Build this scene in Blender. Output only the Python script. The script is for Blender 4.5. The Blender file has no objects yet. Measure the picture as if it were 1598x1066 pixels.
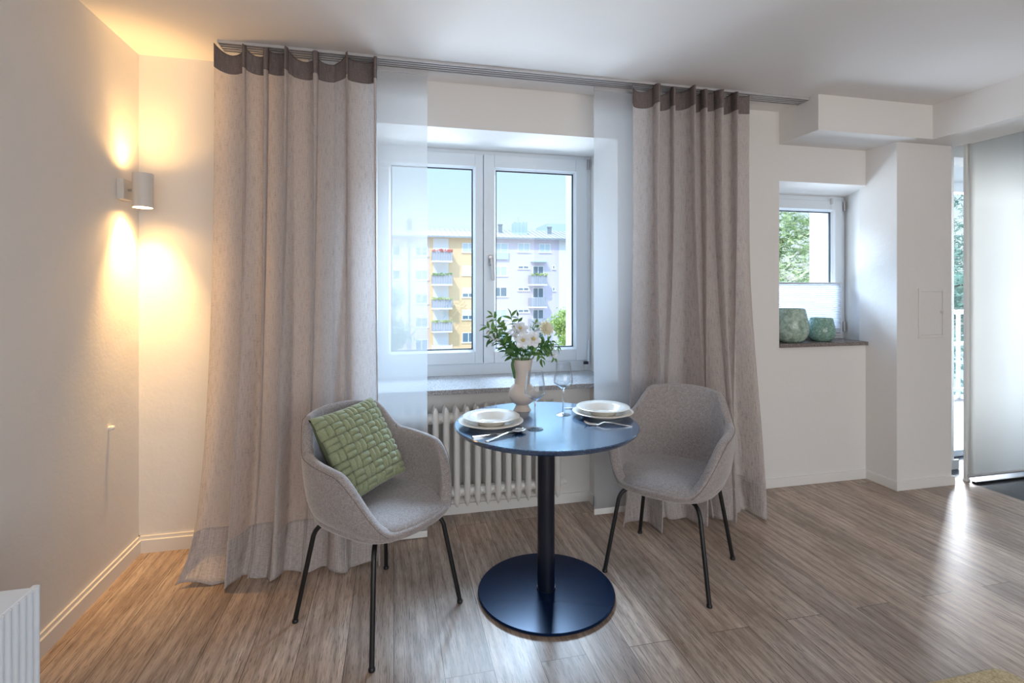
import bpy, bmesh, math, random
from mathutils import Vector, Matrix
random.seed(7)
PI = math.pi
C = bpy.context.scene.collection
scn = bpy.context.scene

# ------------------------------------------------------------------ camera
cam = bpy.data.objects.new('camera', bpy.data.cameras.new('camera'))
C.objects.link(cam)
cam.data.lens = 18.0
cam.data.sensor_width = 36.0
cam.data.shift_y = -86.0 / 1598.0
cam.data.clip_start = 0.02
cam.data.clip_end = 400
cam.location = (0, 0, 1.336)
cam.rotation_euler = (PI / 2, 0, -math.radians(13.0))
scn.camera = cam

# ------------------------------------------------------------------ colour, world, sun
vs = scn.view_settings
vs.view_transform = 'Standard'
vs.look = 'None'
vs.gamma = 1.0
vs.use_curve_mapping = False
vs.exposure = 0.0
scn.cycles.max_bounces = 10
scn.cycles.diffuse_bounces = 6
scn.cycles.transparent_max_bounces = 16
scn.cycles.sample_clamp_indirect = 6.0
scn.cycles.caustics_reflective = False
scn.cycles.caustics_refractive = False
scn.cycles.use_denoising = True

world = bpy.data.worlds.new('sky')
scn.world = world
world.use_nodes = True
nt = world.node_tree
nt.nodes.clear()
tc = nt.nodes.new('ShaderNodeTexCoord')
sp = nt.nodes.new('ShaderNodeSeparateXYZ')
rmp = nt.nodes.new('ShaderNodeValToRGB')
bg = nt.nodes.new('ShaderNodeBackground')
wo = nt.nodes.new('ShaderNodeOutputWorld')
nt.links.new(tc.outputs['Generated'], sp.inputs[0])
nt.links.new(sp.outputs['Z'], rmp.inputs[0])
nt.links.new(rmp.outputs['Color'], bg.inputs['Color'])
nt.links.new(bg.outputs[0], wo.inputs[0])
bg.inputs['Strength'].default_value = 1.0
SKY = [(0.0, (0.6, 0.62, 0.6)), (0.02, (1.0, 1.06, 1.06)), (0.10, (0.88, 1.06, 1.12)), (0.24, (0.66, 0.98, 1.22)),
       (0.42, (1.1, 1.8, 2.7)), (1.0, (1.5, 2.3, 3.4))]
cr = rmp.color_ramp
while len(cr.elements) < len(SKY):
    cr.elements.new(0.5)
for e, (p, c) in zip(cr.elements, SKY):
    e.position = p
    e.color = (*c, 1)


def light(name, kind, loc, energy, color=(1, 1, 1), rot=(0, 0, 0), **kw):
    l = bpy.data.lights.new(name, kind)
    l.energy = energy
    l.color = color
    for k, v in kw.items():
        setattr(l, k, v)
    o = bpy.data.objects.new(name, l)
    C.objects.link(o)
    o.location = loc
    o.rotation_euler = rot
    return o


# the midday sun, behind the house: lights the buildings across the yard
light('sun', 'SUN', (0, -20, 30), 2.5, (1.0, 0.96, 0.88), (math.radians(42), 0, math.radians(-38)), angle=0.01)
# added soft fill in an opening made for it behind the camera
light('fill_rear', 'AREA', (1.4, -3.05, 1.45), 88, (1.0, 0.97, 0.945), (PI / 2, 0, 0), shape='RECTANGLE', size=4.2, size_y=1.9)
# added lamp strengthening the window's sky light, hidden from view by the lintel
light('sky_fill_main_window', 'AREA', (2.2, 6.0, 3.75), 980, (0.60, 0.79, 1.0), (math.radians(-62), 0, math.radians(-20)), shape='RECTANGLE', size=3.0, size_y=1.5)
# added lamps for light bounced off the yard, below the sill's sight line
light('yard_bounce_fill', 'AREA', (0.9, 7.0, -0.9), 440, (0.80, 0.89, 1.0), (math.radians(-115), 0, 0), shape='RECTANGLE', size=4.0, size_y=2.0)
light('yard_bounce_fill', 'AREA', (3.6, 5.2, 0.0), 70, (0.80, 0.89, 1.0), (math.radians(-118), 0, math.radians(-14)), shape='RECTANGLE', size=1.4, size_y=1.2)
# added lamp outside the balcony door, brightening the roller blind from behind
light('balcony_door_fill', 'AREA', (6.9, 5.7, 1.6), 620, (0.94, 0.95, 1.0), (-PI / 2, 0, math.radians(-33)), shape='RECTANGLE', size=1.6, size_y=2.4)


for _n, _l, _sx, _sy in (('sky_portal_main', (0.62, 3.66, 1.5), 1.5, 1.5), ('sky_portal_small', (2.86, 3.48, 1.45), .9, 1.1), ('sky_portal_door', (4.85, 3.64, 1.14), 1.8, 2.3)):
    _o = light(_n, 'AREA', _l, 1, rot=(-PI / 2, 0, 0), shape='RECTANGLE', size=_sx, size_y=_sy)
    _o.data.cycles.is_portal = True


# ------------------------------------------------------------------ material helpers
def mat(name, color=(0.8, 0.8, 0.8), rough=0.5, metal=0.0, **kw):
    m = bpy.data.materials.new(name)
    m.use_nodes = True
    b = m.node_tree.nodes['Principled BSDF']
    b.inputs['Base Color'].default_value = (*color, 1)
    b.inputs['Roughness'].default_value = rough
    b.inputs['Metallic'].default_value = metal
    for k, v in kw.items():
        b.inputs[k].default_value = v
    return m


class NT:
    """small helper around one material's node tree"""
    def __init__(self, m):
        self.m = m
        self.t = m.node_tree
        self.b = self.t.nodes.get('Principled BSDF')
        self.out = [n for n in self.t.nodes if n.type == 'OUTPUT_MATERIAL'][0]

    def n(self, kind, **kw):
        nd = self.t.nodes.new('ShaderNode' + kind)
        for k, v in kw.items():
            if k.startswith('i_'):
                nd.inputs[k[2:].replace('_', ' ')].default_value = v
            else:
                setattr(nd, k, v)
        return nd

    def l(self, a, b):
        self.t.links.new(a, b)

    def coords(self, scale=(1, 1, 1), kind='Object', rot=(0, 0, 0)):
        c = self.n('TexCoord')
        mp = self.n('Mapping')
        mp.inputs['Scale'].default_value = scale
        mp.inputs['Rotation'].default_value = rot
        self.l(c.outputs[kind], mp.inputs[0])
        return mp.outputs[0]

    def noise(self, vec, scale=5, detail=3, rough=0.55, dist=0.0):
        n = self.n('TexNoise')
        n.inputs['Scale'].default_value = scale
        n.inputs['Detail'].default_value = detail
        n.inputs['Roughness'].default_value = rough
        n.inputs['Distortion'].default_value = dist
        self.l(vec, n.inputs['Vector'])
        return n.outputs['Fac']

    def ramp(self, fac, stops):
        r = self.n('ValToRGB')
        e = r.color_ramp.elements
        while len(e) < len(stops):
            e.new(0.5)
        for el, (p, c) in zip(e, stops):
            el.position = p
            el.color = (*c, 1) if len(c) == 3 else c
        self.l(fac, r.inputs[0])
        return r.outputs['Color']

    def mix(self, fac, a, b, blend='MIX'):
        n = self.n('Mix', data_type='RGBA', blend_type=blend)
        for v, i in ((fac, 0), (a, 6), (b, 7)):
            if hasattr(v, 'links') or hasattr(v, 'is_linked'):
                self.l(v, n.inputs[i])
            else:
                n.inputs[i].default_value = v if i == 0 else (*v, 1)
        return n.outputs[2]

    def math(self, op, a, b=0.0):
        n = self.n('Math', operation=op)
        for v, i in ((a, 0), (b, 1)):
            if hasattr(v, 'is_linked'):
                self.l(v, n.inputs[i])
            else:
                n.inputs[i].default_value = v
        return n.outputs[0]

    def bump(self, h, strength=0.2, dist=0.01):
        n = self.n('Bump')
        n.inputs['Strength'].default_value = strength
        n.inputs['Distance'].default_value = dist
        self.l(h, n.inputs['Height'])
        self.l(n.outputs[0], self.b.inputs['Normal'])
        return n.outputs[0]

    def base(self, c):
        self.l(c, self.b.inputs['Base Color'])


def m_plaster(name, col, bump=0.25):
    m = mat(name, col, 0.9)
    k = NT(m)
    v = k.coords()
    a = k.noise(v, 7, 4, 0.5)
    b = k.noise(v, 60, 3, 0.6)
    k.bump(k.math('ADD', k.math('MULTIPLY', a, 1.6), k.math('MULTIPLY', b, 0.35)), bump, 0.006)
    return m


M = {}
M['wall'] = m_plaster('wall_paint', (0.765, 0.75, 0.735), 0.3)
M['ceiling'] = m_plaster('ceiling_paint', (0.80, 0.78, 0.77), 0.12)
M['white'] = mat('white_lacquer', (0.80, 0.79, 0.77), 0.4)
M['pvc'] = mat('white_plastic_blue_shade', (0.68, 0.73, 0.78), 0.35)  # white plastic; blue shade of the backlit frames is put into its colour
M['gasket'] = mat('dark_rubber_gasket', (0.03, 0.035, 0.05), 0.6)
M['steel'] = mat('stainless_steel', (0.72, 0.70, 0.68), 0.18, 1.0)
M['alu'] = mat('white_aluminium', (0.58, 0.58, 0.60), 0.35, 0.4)
M['handle'] = mat('grey_metal_handle', (0.42, 0.40, 0.40), 0.35, 0.8)
M['black'] = mat('black_metal', (0.005, 0.005, 0.006), 0.42)
M['lamp'] = mat('lamp_white_metal', (0.66, 0.63, 0.60), 0.45)
M['radiator'] = mat('radiator_enamel', (0.78, 0.77, 0.75), 0.35)
M['stucco'] = m_plaster('outer_stucco', (0.66, 0.63, 0.625), 0.6)
M['porcelain'] = mat('cream_porcelain', (0.86, 0.84, 0.79), 0.12)
M['ceramic'] = mat('matt_beige_ceramic', (0.62, 0.54, 0.48), 0.65)
M['cabinet'] = mat('cabinet_lacquer', (0.72, 0.76, 0.80), 0.45)


def m_floor():
    m = mat('oak_planks', rough=0.36)
    k = NT(m)
    c = k.n('TexCoord')
    sp = k.n('SeparateXYZ')
    k.l(c.outputs['Object'], sp.inputs[0])
    cb = k.n('CombineXYZ')
    k.l(sp.outputs['Y'], cb.inputs[0])
    k.l(sp.outputs['X'], cb.inputs[1])
    br = k.n('TexBrick', offset=0.37)
    br.inputs['Scale'].default_value = 1
    br.inputs['Brick Width'].default_value = 1.75
    br.inputs['Row Height'].default_value = 0.17
    br.inputs['Mortar Size'].default_value = 0.0011
    br.inputs['Mortar Smooth'].default_value = 0.2
    br.inputs['Color1'].default_value = (0, 0, 0, 1)
    br.inputs['Color2'].default_value = (1, 1, 1, 1)
    br.inputs['Mortar'].default_value = (0.5, 0.5, 0.5, 1)
    k.l(cb.outputs[0], br.inputs['Vector'])
    rnd = br.outputs['Color']
    off = k.n('VectorMath', operation='SCALE')
    off.inputs['Scale'].default_value = 9.0
    k.l(rnd, off.inputs[0])
    add = k.n('VectorMath', operation='ADD')
    k.l(c.outputs['Object'], add.inputs[0])
    k.l(off.outputs[0], add.inputs[1])

    def mp(s):
        q = k.n('Mapping')
        q.inputs['Scale'].default_value = s
        k.l(add.outputs[0], q.inputs[0])
        return q.outputs[0]
    broad = k.noise(mp((7, 1.8, 1)), 1.0, 5, 0.62, 0.8)
    wav = k.n('TexWave', wave_type='RINGS', rings_direction='Z')
    wav.inputs['Scale'].default_value = 1.15
    wav.inputs['Distortion'].default_value = 7.0
    wav.inputs['Detail'].default_value = 3.0
    wav.inputs['Detail Scale'].default_value = 1.2
    k.l(mp((6.0, 0.62, 1)), wav.inputs['Vector'])
    fine = k.noise(mp((150, 6.0, 1)), 1.0, 5, 0.68, 1.2)
    pores = k.noise(mp((300, 13.0, 1)), 1.0, 4, 0.62, 0.6)
    col = k.ramp(broad, [(0.30, (0.33, 0.242, 0.190)), (0.5, (0.47, 0.368, 0.300)), (0.70, (0.62, 0.515, 0.440))])
    col = k.mix(k.math('MULTIPLY', k.math('POWER', wav.outputs['Fac'], 3.0), 0.5), col, (0.24, 0.178, 0.140))
    tint = k.ramp(k.n('SeparateColor').outputs[0], [(0, (1, 1, 1)), (1, (1, 1, 1))])
    sc = k.n('SeparateColor')
    k.l(rnd, sc.inputs[0])
    tone = k.ramp(sc.outputs[0], [(0.0, (0.74, 0.72, 0.72)), (0.5, (1.0, 0.99, 0.98)), (1.0, (1.22, 1.18, 1.14))])
    col = k.mix(0.75, col, tone, 'MULTIPLY')
    fr = k.ramp(fine, [(0.34, (0.74, 0.72, 0.70)), (0.60, (1.10, 1.10, 1.10))])
    col = k.mix(0.75, col, fr, 'MULTIPLY')
    pr = k.ramp(pores, [(0.38, (0.25, 0.23, 0.21)), (0.48, (1, 1, 1))])
    col = k.mix(0.7, col, pr, 'MULTIPLY')
    col = k.mix(br.outputs['Fac'], col, (0.05, 0.03, 0.02))
    k.base(col)
    rr = k.ramp(fine, [(0.3, (0.42, 0.42, 0.42)), (0.7, (0.32, 0.32, 0.32))])
    k.l(rr, k.b.inputs['Roughness'])
    h = k.math('SUBTRACT', k.math('MULTIPLY', fine, 0.5), k.math('MULTIPLY', br.outputs['Fac'], 1.2))
    k.bump(h, 0.12, 0.0012)
    return m


M['floor'] = m_floor()


def m_tile():
    m = mat('dark_slate_tile', (0.03, 0.035, 0.042), 0.42)
    k = NT(m)
    br = k.n('TexBrick', offset=0.5)
    br.inputs['Scale'].default_value = 1
    br.inputs['Brick Width'].default_value = 0.6
    br.inputs['Row Height'].default_value = 0.3
    br.inputs['Mortar Size'].default_value = 0.003
    br.inputs['Color1'].default_value = (0.03, 0.036, 0.045, 1)
    br.inputs['Color2'].default_value = (0.045, 0.05, 0.06, 1)
    br.inputs['Mortar'].default_value = (0.015, 0.015, 0.018, 1)
    k.l(k.coords(), br.inputs['Vector'])
    k.base(br.outputs['Color'])
    return m


M['tile'] = m_tile()


def m_granite(name, dark, light_, gloss=0.25):
    m = mat(name, rough=gloss)
    k = NT(m)
    v = k.coords()
    a = k.noise(v, 330, 2, 0.7)
    b = k.noise(v, 170, 2, 0.7)
    col = k.ramp(a, [(0.40, dark), (0.47, tuple(0.5 * (x + y) for x, y in zip(dark, light_))), (0.58, light_)])
    sp_ = k.ramp(b, [(0.36, (0.25, 0.24, 0.25)), (0.44, (1, 1, 1))])
    k.base(k.mix(0.8, col, sp_, 'MULTIPLY'))
    return m


M['granite'] = m_granite('grey_granite', (0.13, 0.13, 0.14), (0.52, 0.52, 0.54))
M['granite_brown'] = m_granite('brown_granite', (0.05, 0.045, 0.045), (0.34, 0.29, 0.27))


def m_linen(name, col, transl=0.42, see=0.06):
    m = mat(name, rough=0.95)
    k = NT(m)
    c = k.n('TexCoord')

    def uv(s):
        q = k.n('Mapping')
        q.inputs['Scale'].default_value = s
        k.l(c.outputs['UV'], q.inputs[0])
        return q.outputs[0]
    a = k.noise(uv((340, 17, 1)), 1, 3, 0.65)
    b = k.noise(uv((40, 420, 1)), 1, 3, 0.65)
    d = k.noise(uv((260, 120, 1)), 1, 3, 0.7)
    f = k.math('ADD', k.math('ADD', k.math('MULTIPLY', a, 0.48), k.math('MULTIPLY', b, 0.30)), k.math('MULTIPLY', d, 0.22))
    lo = tuple(x * 0.62 for x in col)
    hi = tuple(min(1, x * 1.30) for x in col)
    cc = k.ramp(f, [(0.37, lo), (0.5, col), (0.63, hi)])
    df = k.n('BsdfDiffuse')
    tr = k.n('BsdfTranslucent')
    tp = k.n('BsdfTransparent')
    k.l(cc, df.inputs[0])
    k.l(cc, tr.inputs[0])
    m1 = k.n('MixShader')
    m1.inputs[0].default_value = transl
    k.l(df.outputs[0], m1.inputs[1])
    k.l(tr.outputs[0], m1.inputs[2])
    m2 = k.n('MixShader')
    gap = k.ramp(f, [(0.50, (0, 0, 0)), (0.66, (see * 3,) * 3)])
    k.l(gap, m2.inputs[0])
    k.l(m1.outputs[0], m2.inputs[1])
    k.l(tp.outputs[0], m2.inputs[2])
    bp = k.n('Bump')
    bp.inputs['Strength'].default_value = 0.35
    bp.inputs['Distance'].default_value = 0.002
    k.l(f, bp.inputs['Height'])
    k.l(bp.outputs[0], df.inputs['Normal'])
    k.l(m2.outputs[0], k.out.inputs[0])
    return m


M['linen'] = m_linen('taupe_linen', (0.70, 0.645, 0.625), 0.52, 0.10)
M['linen_head'] = m_linen('taupe_linen_header_shade', (0.22, 0.185, 0.18), 0.12, 0.0)  # same linen doubled; its missing backlight is put into the darker colour
M['linen_hem'] = m_linen('taupe_linen_doubled', (0.66, 0.605, 0.585), 0.42, 0.0)


def m_sheer(name, col, see, transl):
    m = mat(name)
    k = NT(m)
    df = k.n('BsdfDiffuse')
    tr = k.n('BsdfTranslucent')
    tp = k.n('BsdfTransparent')
    for s in (df, tr):
        s.inputs[0].default_value = (*col, 1)
    m1 = k.n('MixShader')
    m1.inputs[0].default_value = transl
    k.l(df.outputs[0], m1.inputs[1])
    k.l(tr.outputs[0], m1.inputs[2])
    m2 = k.n('MixShader')
    m2.inputs[0].default_value = see
    k.l(m1.outputs[0], m2.inputs[1])
    k.l(tp.outputs[0], m2.inputs[2])
    k.l(m2.outputs[0], k.out.inputs[0])
    return m


M['sheer'] = m_sheer('white_sheer', (0.62, 0.645, 0.675), 0.36, 0.5)
M['blind'] = m_sheer('white_blind_fabric', (0.84, 0.85, 0.84), 0.0, 0.55)
M['pleat'] = m_sheer('white_pleated_fabric', (0.86, 0.88, 0.92), 0.0, 0.55)


def m_pane(name, tint=(1, 1, 1), refl=0.06):
    m = mat(name)
    k = NT(m)
    tp = k.n('BsdfTransparent')
    tp.inputs[0].default_value = (*tint, 1)
    gl = k.n('BsdfGlossy')
    gl.inputs['Roughness'].default_value = 0.0
    mx = k.n('MixShader')
    mx.inputs[0].default_value = refl
    k.l(tp.outputs[0], mx.inputs[1])
    k.l(gl.outputs[0], mx.inputs[2])
    k.l(mx.outputs[0], k.out.inputs[0])
    return m


M['pane'] = m_pane('clear_window_glass', (0.97, 0.99, 1.0), 0.025)


def m_thin_glass(name):
    m = mat(name)
    k = NT(m)
    tp = k.n('BsdfTransparent')
    tp.inputs[0].default_value = (0.965, 0.98, 0.99, 1)
    gl = k.n('BsdfGlossy')
    gl.inputs['Roughness'].default_value = 0.02
    lw = k.n('LayerWeight')
    lw.inputs['Blend'].default_value = 0.5
    f = k.math('ADD', k.math('MULTIPLY', k.math('POWER', lw.outputs['Facing'], 2.6), 0.95), 0.035)
    mx = k.n('MixShader')
    k.l(f, mx.inputs[0])
    k.l(tp.outputs[0], mx.inputs[1])
    k.l(gl.outputs[0], mx.inputs[2])
    k.l(mx.outputs[0], k.out.inputs[0])
    return m


M['glass'] = m_thin_glass('clear_drinking_glass')
M['glass_solid'] = mat('clear_solid_glass', (1, 1, 1), 0.0, 0.0, **{'Transmission Weight': 1.0, 'IOR': 1.45})


def m_fabric(name, dark, light_, s=420, sheen=0.3):
    m = mat(name, rough=0.95)
    k = NT(m)
    a = k.noise(k.coords((1, 1, .45)), s, 2, 0.6)
    b = k.noise(k.coords((.4, .4, 1)), s, 2, 0.6)
    c = k.noise(k.coords(), s * .12, 3, 0.6)
    f = k.math('ADD', k.math('ADD', k.math('MULTIPLY', a, 0.42), k.math('MULTIPLY', b, 0.42)), k.math('MULTIPLY', c, 0.16))
    k.base(k.ramp(f, [(0.40, dark), (0.60, light_)]))
    k.b.inputs['Sheen Weight'].default_value = sheen
    k.b.inputs['Sheen Roughness'].default_value = 0.4
    k.bump(f, 0.35, 0.0015)
    return m


M['uphol'] = m_fabric('grey_melange_wool', (0.160, 0.138, 0.133), (0.44, 0.40, 0.395), 720, 0.6)
M['seam'] = mat('dark_seam', (0.15, 0.13, 0.125), 0.95)
M['green'] = m_fabric('sage_green_felt', (0.205, 0.235, 0.135), (0.32, 0.355, 0.22), 500)
M['greenback'] = mat('sage_green_cloth', (0.10, 0.12, 0.065), 0.95)
M['rug'] = m_fabric('mustard_wool_pile', (0.34, 0.26, 0.14), (0.60, 0.49, 0.29), 200)


def m_table():
    m = mat('black_oak_blue_reflection', rough=0.3)
    k = NT(m)
    v = k.coords((9, 1.4, 1), rot=(0, 0, math.radians(-38)))
    w = k.n('TexWave', wave_type='BANDS', bands_direction='X')
    w.inputs['Scale'].default_value = 2.4
    w.inputs['Distortion'].default_value = 7
    w.inputs['Detail'].default_value = 3
    w.inputs['Detail Scale'].default_value = 0.8
    k.l(v, w.inputs['Vector'])
    fine = k.noise(k.coords((160, 9, 1), rot=(0, 0, math.radians(-38))), 1, 3, 0.6)
    h = k.math('ADD', k.math('MULTIPLY', w.outputs['Fac'], 0.6), k.math('MULTIPLY', fine, 0.6))
    k.base(k.ramp(h, [(0.3, (0.006, 0.022, 0.066)), (0.8, (0.016, 0.050, 0.135))]))  # the sky's blue reflection is put into the black oak's base colour
    k.l(k.ramp(h, [(0.25, (0.27,) * 3), (0.85, (0.23,) * 3)]), k.b.inputs['Roughness'])
    k.bump(h, 0.12, 0.0003)
    k.b.inputs['Specular IOR Level'].default_value = 1.0
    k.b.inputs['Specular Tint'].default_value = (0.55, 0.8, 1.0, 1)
    k.b.inputs['Coat Weight'].default_value = 0.9
    k.b.inputs['Coat Roughness'].default_value = 0.13
    k.b.inputs['Coat IOR'].default_value = 1.85
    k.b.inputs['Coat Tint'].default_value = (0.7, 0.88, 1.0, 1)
    return m


M['table'] = m_table()
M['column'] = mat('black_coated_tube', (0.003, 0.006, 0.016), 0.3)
M['pedestal'] = mat('black_coat_blue_sheen', (0.002, 0.009, 0.034), 0.25, **{'Specular IOR Level': 0.22, 'Specular Tint': (0.3, 0.55, 1.0, 1)})  # blue window sheen is put into the colour and specular tint


def m_vase(name, a, b, c, s):
    m = mat(name, rough=0.12)
    k = NT(m)
    v = k.coords()
    n = k.noise(v, s, 4, 0.65, 1.5)
    k.base(k.ramp(n, [(0.30, a), (0.52, b), (0.74, c)]))
    k.b.inputs['Coat Weight'].default_value = 0.6
    k.b.inputs['Transmission Weight'].default_value = 0.15
    k.b.inputs['IOR'].default_value = 1.25
    return m


M['vase1'] = m_vase('clouded_green_glass', (0.22, 0.32, 0.23), (0.44, 0.58, 0.50), (0.66, 0.78, 0.74), 22)
M['vase2'] = m_vase('speckled_green_glass', (0.11, 0.24, 0.18), (0.28, 0.47, 0.40), (0.58, 0.74, 0.70), 60)
M['leaf'] = mat('leaf_green', (0.12, 0.27, 0.055), 0.5)
M['leaf_dark'] = mat('dark_leaf_green', (0.045, 0.135, 0.03), 0.5)
M['stem'] = mat('stem_green', (0.10, 0.20, 0.06), 0.6)
M['petal'] = m_sheer('white_petal', (0.92, 0.93, 0.95), 0.0, 0.4)
M['petal_cream'] = m_sheer('cream_petal', (0.94, 0.91, 0.78), 0.0, 0.4)
M['pollen'] = mat('pale_yellow_pollen', (0.62, 0.50, 0.16), 0.8)
M['sky_metal'] = mat('zinc_sheet', (0.30, 0.32, 0.34), 0.5, 0.2)
M['roof'] = mat('pale_roof_sheet', (0.50, 0.46, 0.45), 0.6)
M['orange'] = m_plaster('apricot_render', (0.82, 0.56, 0.31), 0.1)
M['pink'] = m_plaster('pale_pink_render', (0.74, 0.55, 0.46), 0.1)
M['lilac'] = m_plaster('pale_lilac_render', (0.66, 0.58, 0.67), 0.1)
M['fwhite'] = m_plaster('white_render', (0.82, 0.80, 0.80), 0.1)
M['far_glass'] = mat('far_window_glass', (0.13, 0.20, 0.26), 0.15)
M['far_curtain'] = mat('far_window_curtain', (0.50, 0.60, 0.66), 0.5)
M['railing_panel'] = mat('grey_corrugated_panel', (0.36, 0.37, 0.42), 0.6)
M['red'] = mat('red_geranium', (0.55, 0.05, 0.05), 0.7)
M['pale_ground'] = mat('ground_pale_for_bounce', (0.46, 0.45, 0.42), 0.9)  # unseen ground, made pale to throw light up at the windows
M['bark'] = mat('tree_bark', (0.13, 0.09, 0.06), 0.9)


def m_leafy(name, a, b, tr=0.3):
    m = mat(name, rough=0.6)
    k = NT(m)
    n = k.noise(k.coords(), 1.7, 2, 0.6)
    c = k.ramp(n, [(0.36, a), (0.64, b)])
    df = k.n('BsdfDiffuse')
    t = k.n('BsdfTranslucent')
    k.l(c, df.inputs[0])
    k.l(c, t.inputs[0])
    mx = k.n('MixShader')
    mx.inputs[0].default_value = tr
    k.l(df.outputs[0], mx.inputs[1])
    k.l(t.outputs[0], mx.inputs[2])
    k.l(mx.outputs[0], k.out.inputs[0])
    return m


M['pine'] = m_leafy('pine_needles', (0.26, 0.38, 0.16), (0.74, 0.80, 0.50))
M['pine_blue'] = m_leafy('blue_green_needles', (0.16, 0.34, 0.26), (0.50, 0.68, 0.58))
M['bush'] = m_leafy('yellow_green_leaves', (0.30, 0.42, 0.10), (0.66, 0.72, 0.30))
M['bush_pale'] = m_leafy('pale_green_leaves', (0.28, 0.40, 0.20), (0.55, 0.64, 0.40))


# ------------------------------------------------------------------ mesh helpers
def bm_new():
    return bmesh.new()


def box(bm, x0, x1, y0, y1, z0, z1):
    v = [bm.verts.new((x, y, z)) for x in (x0, x1) for y in (y0, y1) for z in (z0, z1)]
    for f in ((0, 1, 3, 2), (4, 6, 7, 5), (0, 4, 5, 1), (2, 3, 7, 6), (0, 2, 6, 4), (1, 5, 7, 3)):
        bm.faces.new([v[i] for i in f])


def prism(bm, pts, axis, a0, a1):
    """extrude a 2-D outline along axis 'x','y' or 'z'"""
    def mk(p, a):
        if axis == 'x':
            return (a, p[0], p[1])
        if axis == 'y':
            return (p[0], a, p[1])
        return (p[0], p[1], a)
    A = [bm.verts.new(mk(p, a0)) for p in pts]
    B = [bm.verts.new(mk(p, a1)) for p in pts]
    n = len(pts)
    bm.faces.new(A)
    bm.faces.new(B[::-1])
    for i in range(n):
        bm.faces.new((A[i], B[i], B[(i + 1) % n], A[(i + 1) % n]))


def lathe(bm, prof, seg=48, center=(0, 0, 0)):
    """revolve (r, z) profile round z; r = 0 makes a pole"""
    rings = []
    cx, cy, cz = center
    for r, z in prof:
        if r < 1e-6:
            rings.append([bm.verts.new((cx, cy, cz + z))])
        else:
            rings.append([bm.verts.new((cx + r * math.cos(2 * PI * i / seg), cy + r * math.sin(2 * PI * i / seg), cz + z)) for i in range(seg)])
    for a, b in zip(rings, rings[1:]):
        if len(a) == 1 and len(b) == 1:
            continue
        for i in range(seg):
            j = (i + 1) % seg
            if len(a) == 1:
                bm.faces.new((a[0], b[j], b[i]))
            elif len(b) == 1:
                bm.faces.new((a[i], a[j], b[0]))
            else:
                bm.faces.new((a[i], a[j], b[j], b[i]))


def tube(bm, pts, r, seg=10, cap=True):
    """round bar along a polyline; r a number or one per point"""
    pts = [Vector(p) for p in pts]
    n = len(pts)
    rs = r if isinstance(r, (list, tuple)) else [r] * n
    rings = []
    up = None
    for i, p in enumerate(pts):
        t = (pts[min(i + 1, n - 1)] - pts[max(i - 1, 0)]).normalized()
        if up is None:
            up = t.orthogonal().normalized()
        else:
            up = (up - t * up.dot(t)).normalized()
        w = t.cross(up)
        rings.append([bm.verts.new(p + (up * math.cos(2 * PI * k / seg) + w * math.sin(2 * PI * k / seg)) * rs[i]) for k in range(seg)])
    for a, b in zip(rings, rings[1:]):
        for k in range(seg):
            bm.faces.new((a[k], a[(k + 1) % seg], b[(k + 1) % seg], b[k]))
    if cap:
        bm.faces.new(rings[0][::-1])
        bm.faces.new(rings[-1])


def grid(bm, fn, nu, nv, uvfn=None, closed=False):
    """surface fn(u, v) -> point, u and v in 0..1"""
    lay = bm.loops.layers.uv.verify() if uvfn else None
    V = [[bm.verts.new(fn(i / nu, j / nv)) for j in range(nv + 1)] for i in range(nu + (0 if closed else 1))]
    ni = len(V)
    for i in range(nu):
        for j in range(nv):
            i2 = (i + 1) % ni
            f = bm.faces.new((V[i][j], V[i2][j], V[i2][j + 1], V[i][j + 1]))
            if lay:
                for lp, (a, b) in zip(f.loops, ((i, j), (i + 1, j), (i + 1, j + 1), (i, j + 1))):
                    lp[lay].uv = uvfn(a / nu, b / nv)
    return V


def catmull(pts, n=8):
    P = [Vector(p) for p in pts]
    P = [P[0] * 2 - P[1]] + P + [P[-1] * 2 - P[-2]]
    out = []
    for i in range(1, len(P) - 2):
        for k in range(n):
            t = k / n
            a, b, c, d = P[i - 1:i + 3]
            out.append(0.5 * ((2 * b) + (c - a) * t + (2 * a - 5 * b + 4 * c - d) * t * t + (3 * b - a - 3 * c + d) * t ** 3))
    out.append(P[-2])
    return out


def obj(name, bm, m, parent=None, smooth=None, bevel=0, subsurf=0, solid=None, loc=None, fix=True, label=None):
    if fix:
        bmesh.ops.recalc_face_normals(bm, faces=bm.faces)
    me = bpy.data.meshes.new(name)
    bm.to_mesh(me)
    bm.free()
    me.materials.append(M[m] if isinstance(m, str) else m)
    o = bpy.data.objects.new(name, me)
    C.objects.link(o)
    if parent is not None:
        o.parent = parent
    if loc:
        o.location = loc
    if solid:
        md = o.modifiers.new('solid', 'SOLIDIFY')
        md.thickness = solid[0]
        md.offset = solid[1]
    if bevel:
        md = o.modifiers.new('bevel', 'BEVEL')
        md.width = bevel
        md.segments = 2
        md.limit_method = 'ANGLE'
        md.angle_limit = math.radians(40)
    if subsurf:
        md = o.modifiers.new('sub', 'SUBSURF')
        md.levels = md.render_levels = subsurf
    if smooth is not None or subsurf:
        for p in me.polygons:
            p.use_smooth = True
        if smooth and smooth < 180 and not subsurf:
            me.set_sharp_from_angle(angle=math.radians(smooth))
    if label:
        o['label'] = label
    return o


def tag(o, label, cat, group=None, kind=None):
    o['label'] = label
    o['category'] = cat
    if group:
        o['group'] = group
    if kind:
        o['kind'] = kind
    return o


def thing(name, label, cat, loc=(0, 0, 0), rotz=0.0, group=None):
    o = bpy.data.objects.new(name, None)
    o.empty_display_size = 0.05
    C.objects.link(o)
    o.location = loc
    o.rotation_euler = (0, 0, rotz)
    return tag(o, label, cat, group)


def struct(o, label, cat):
    return tag(o, label, cat, None, 'structure')


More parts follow.
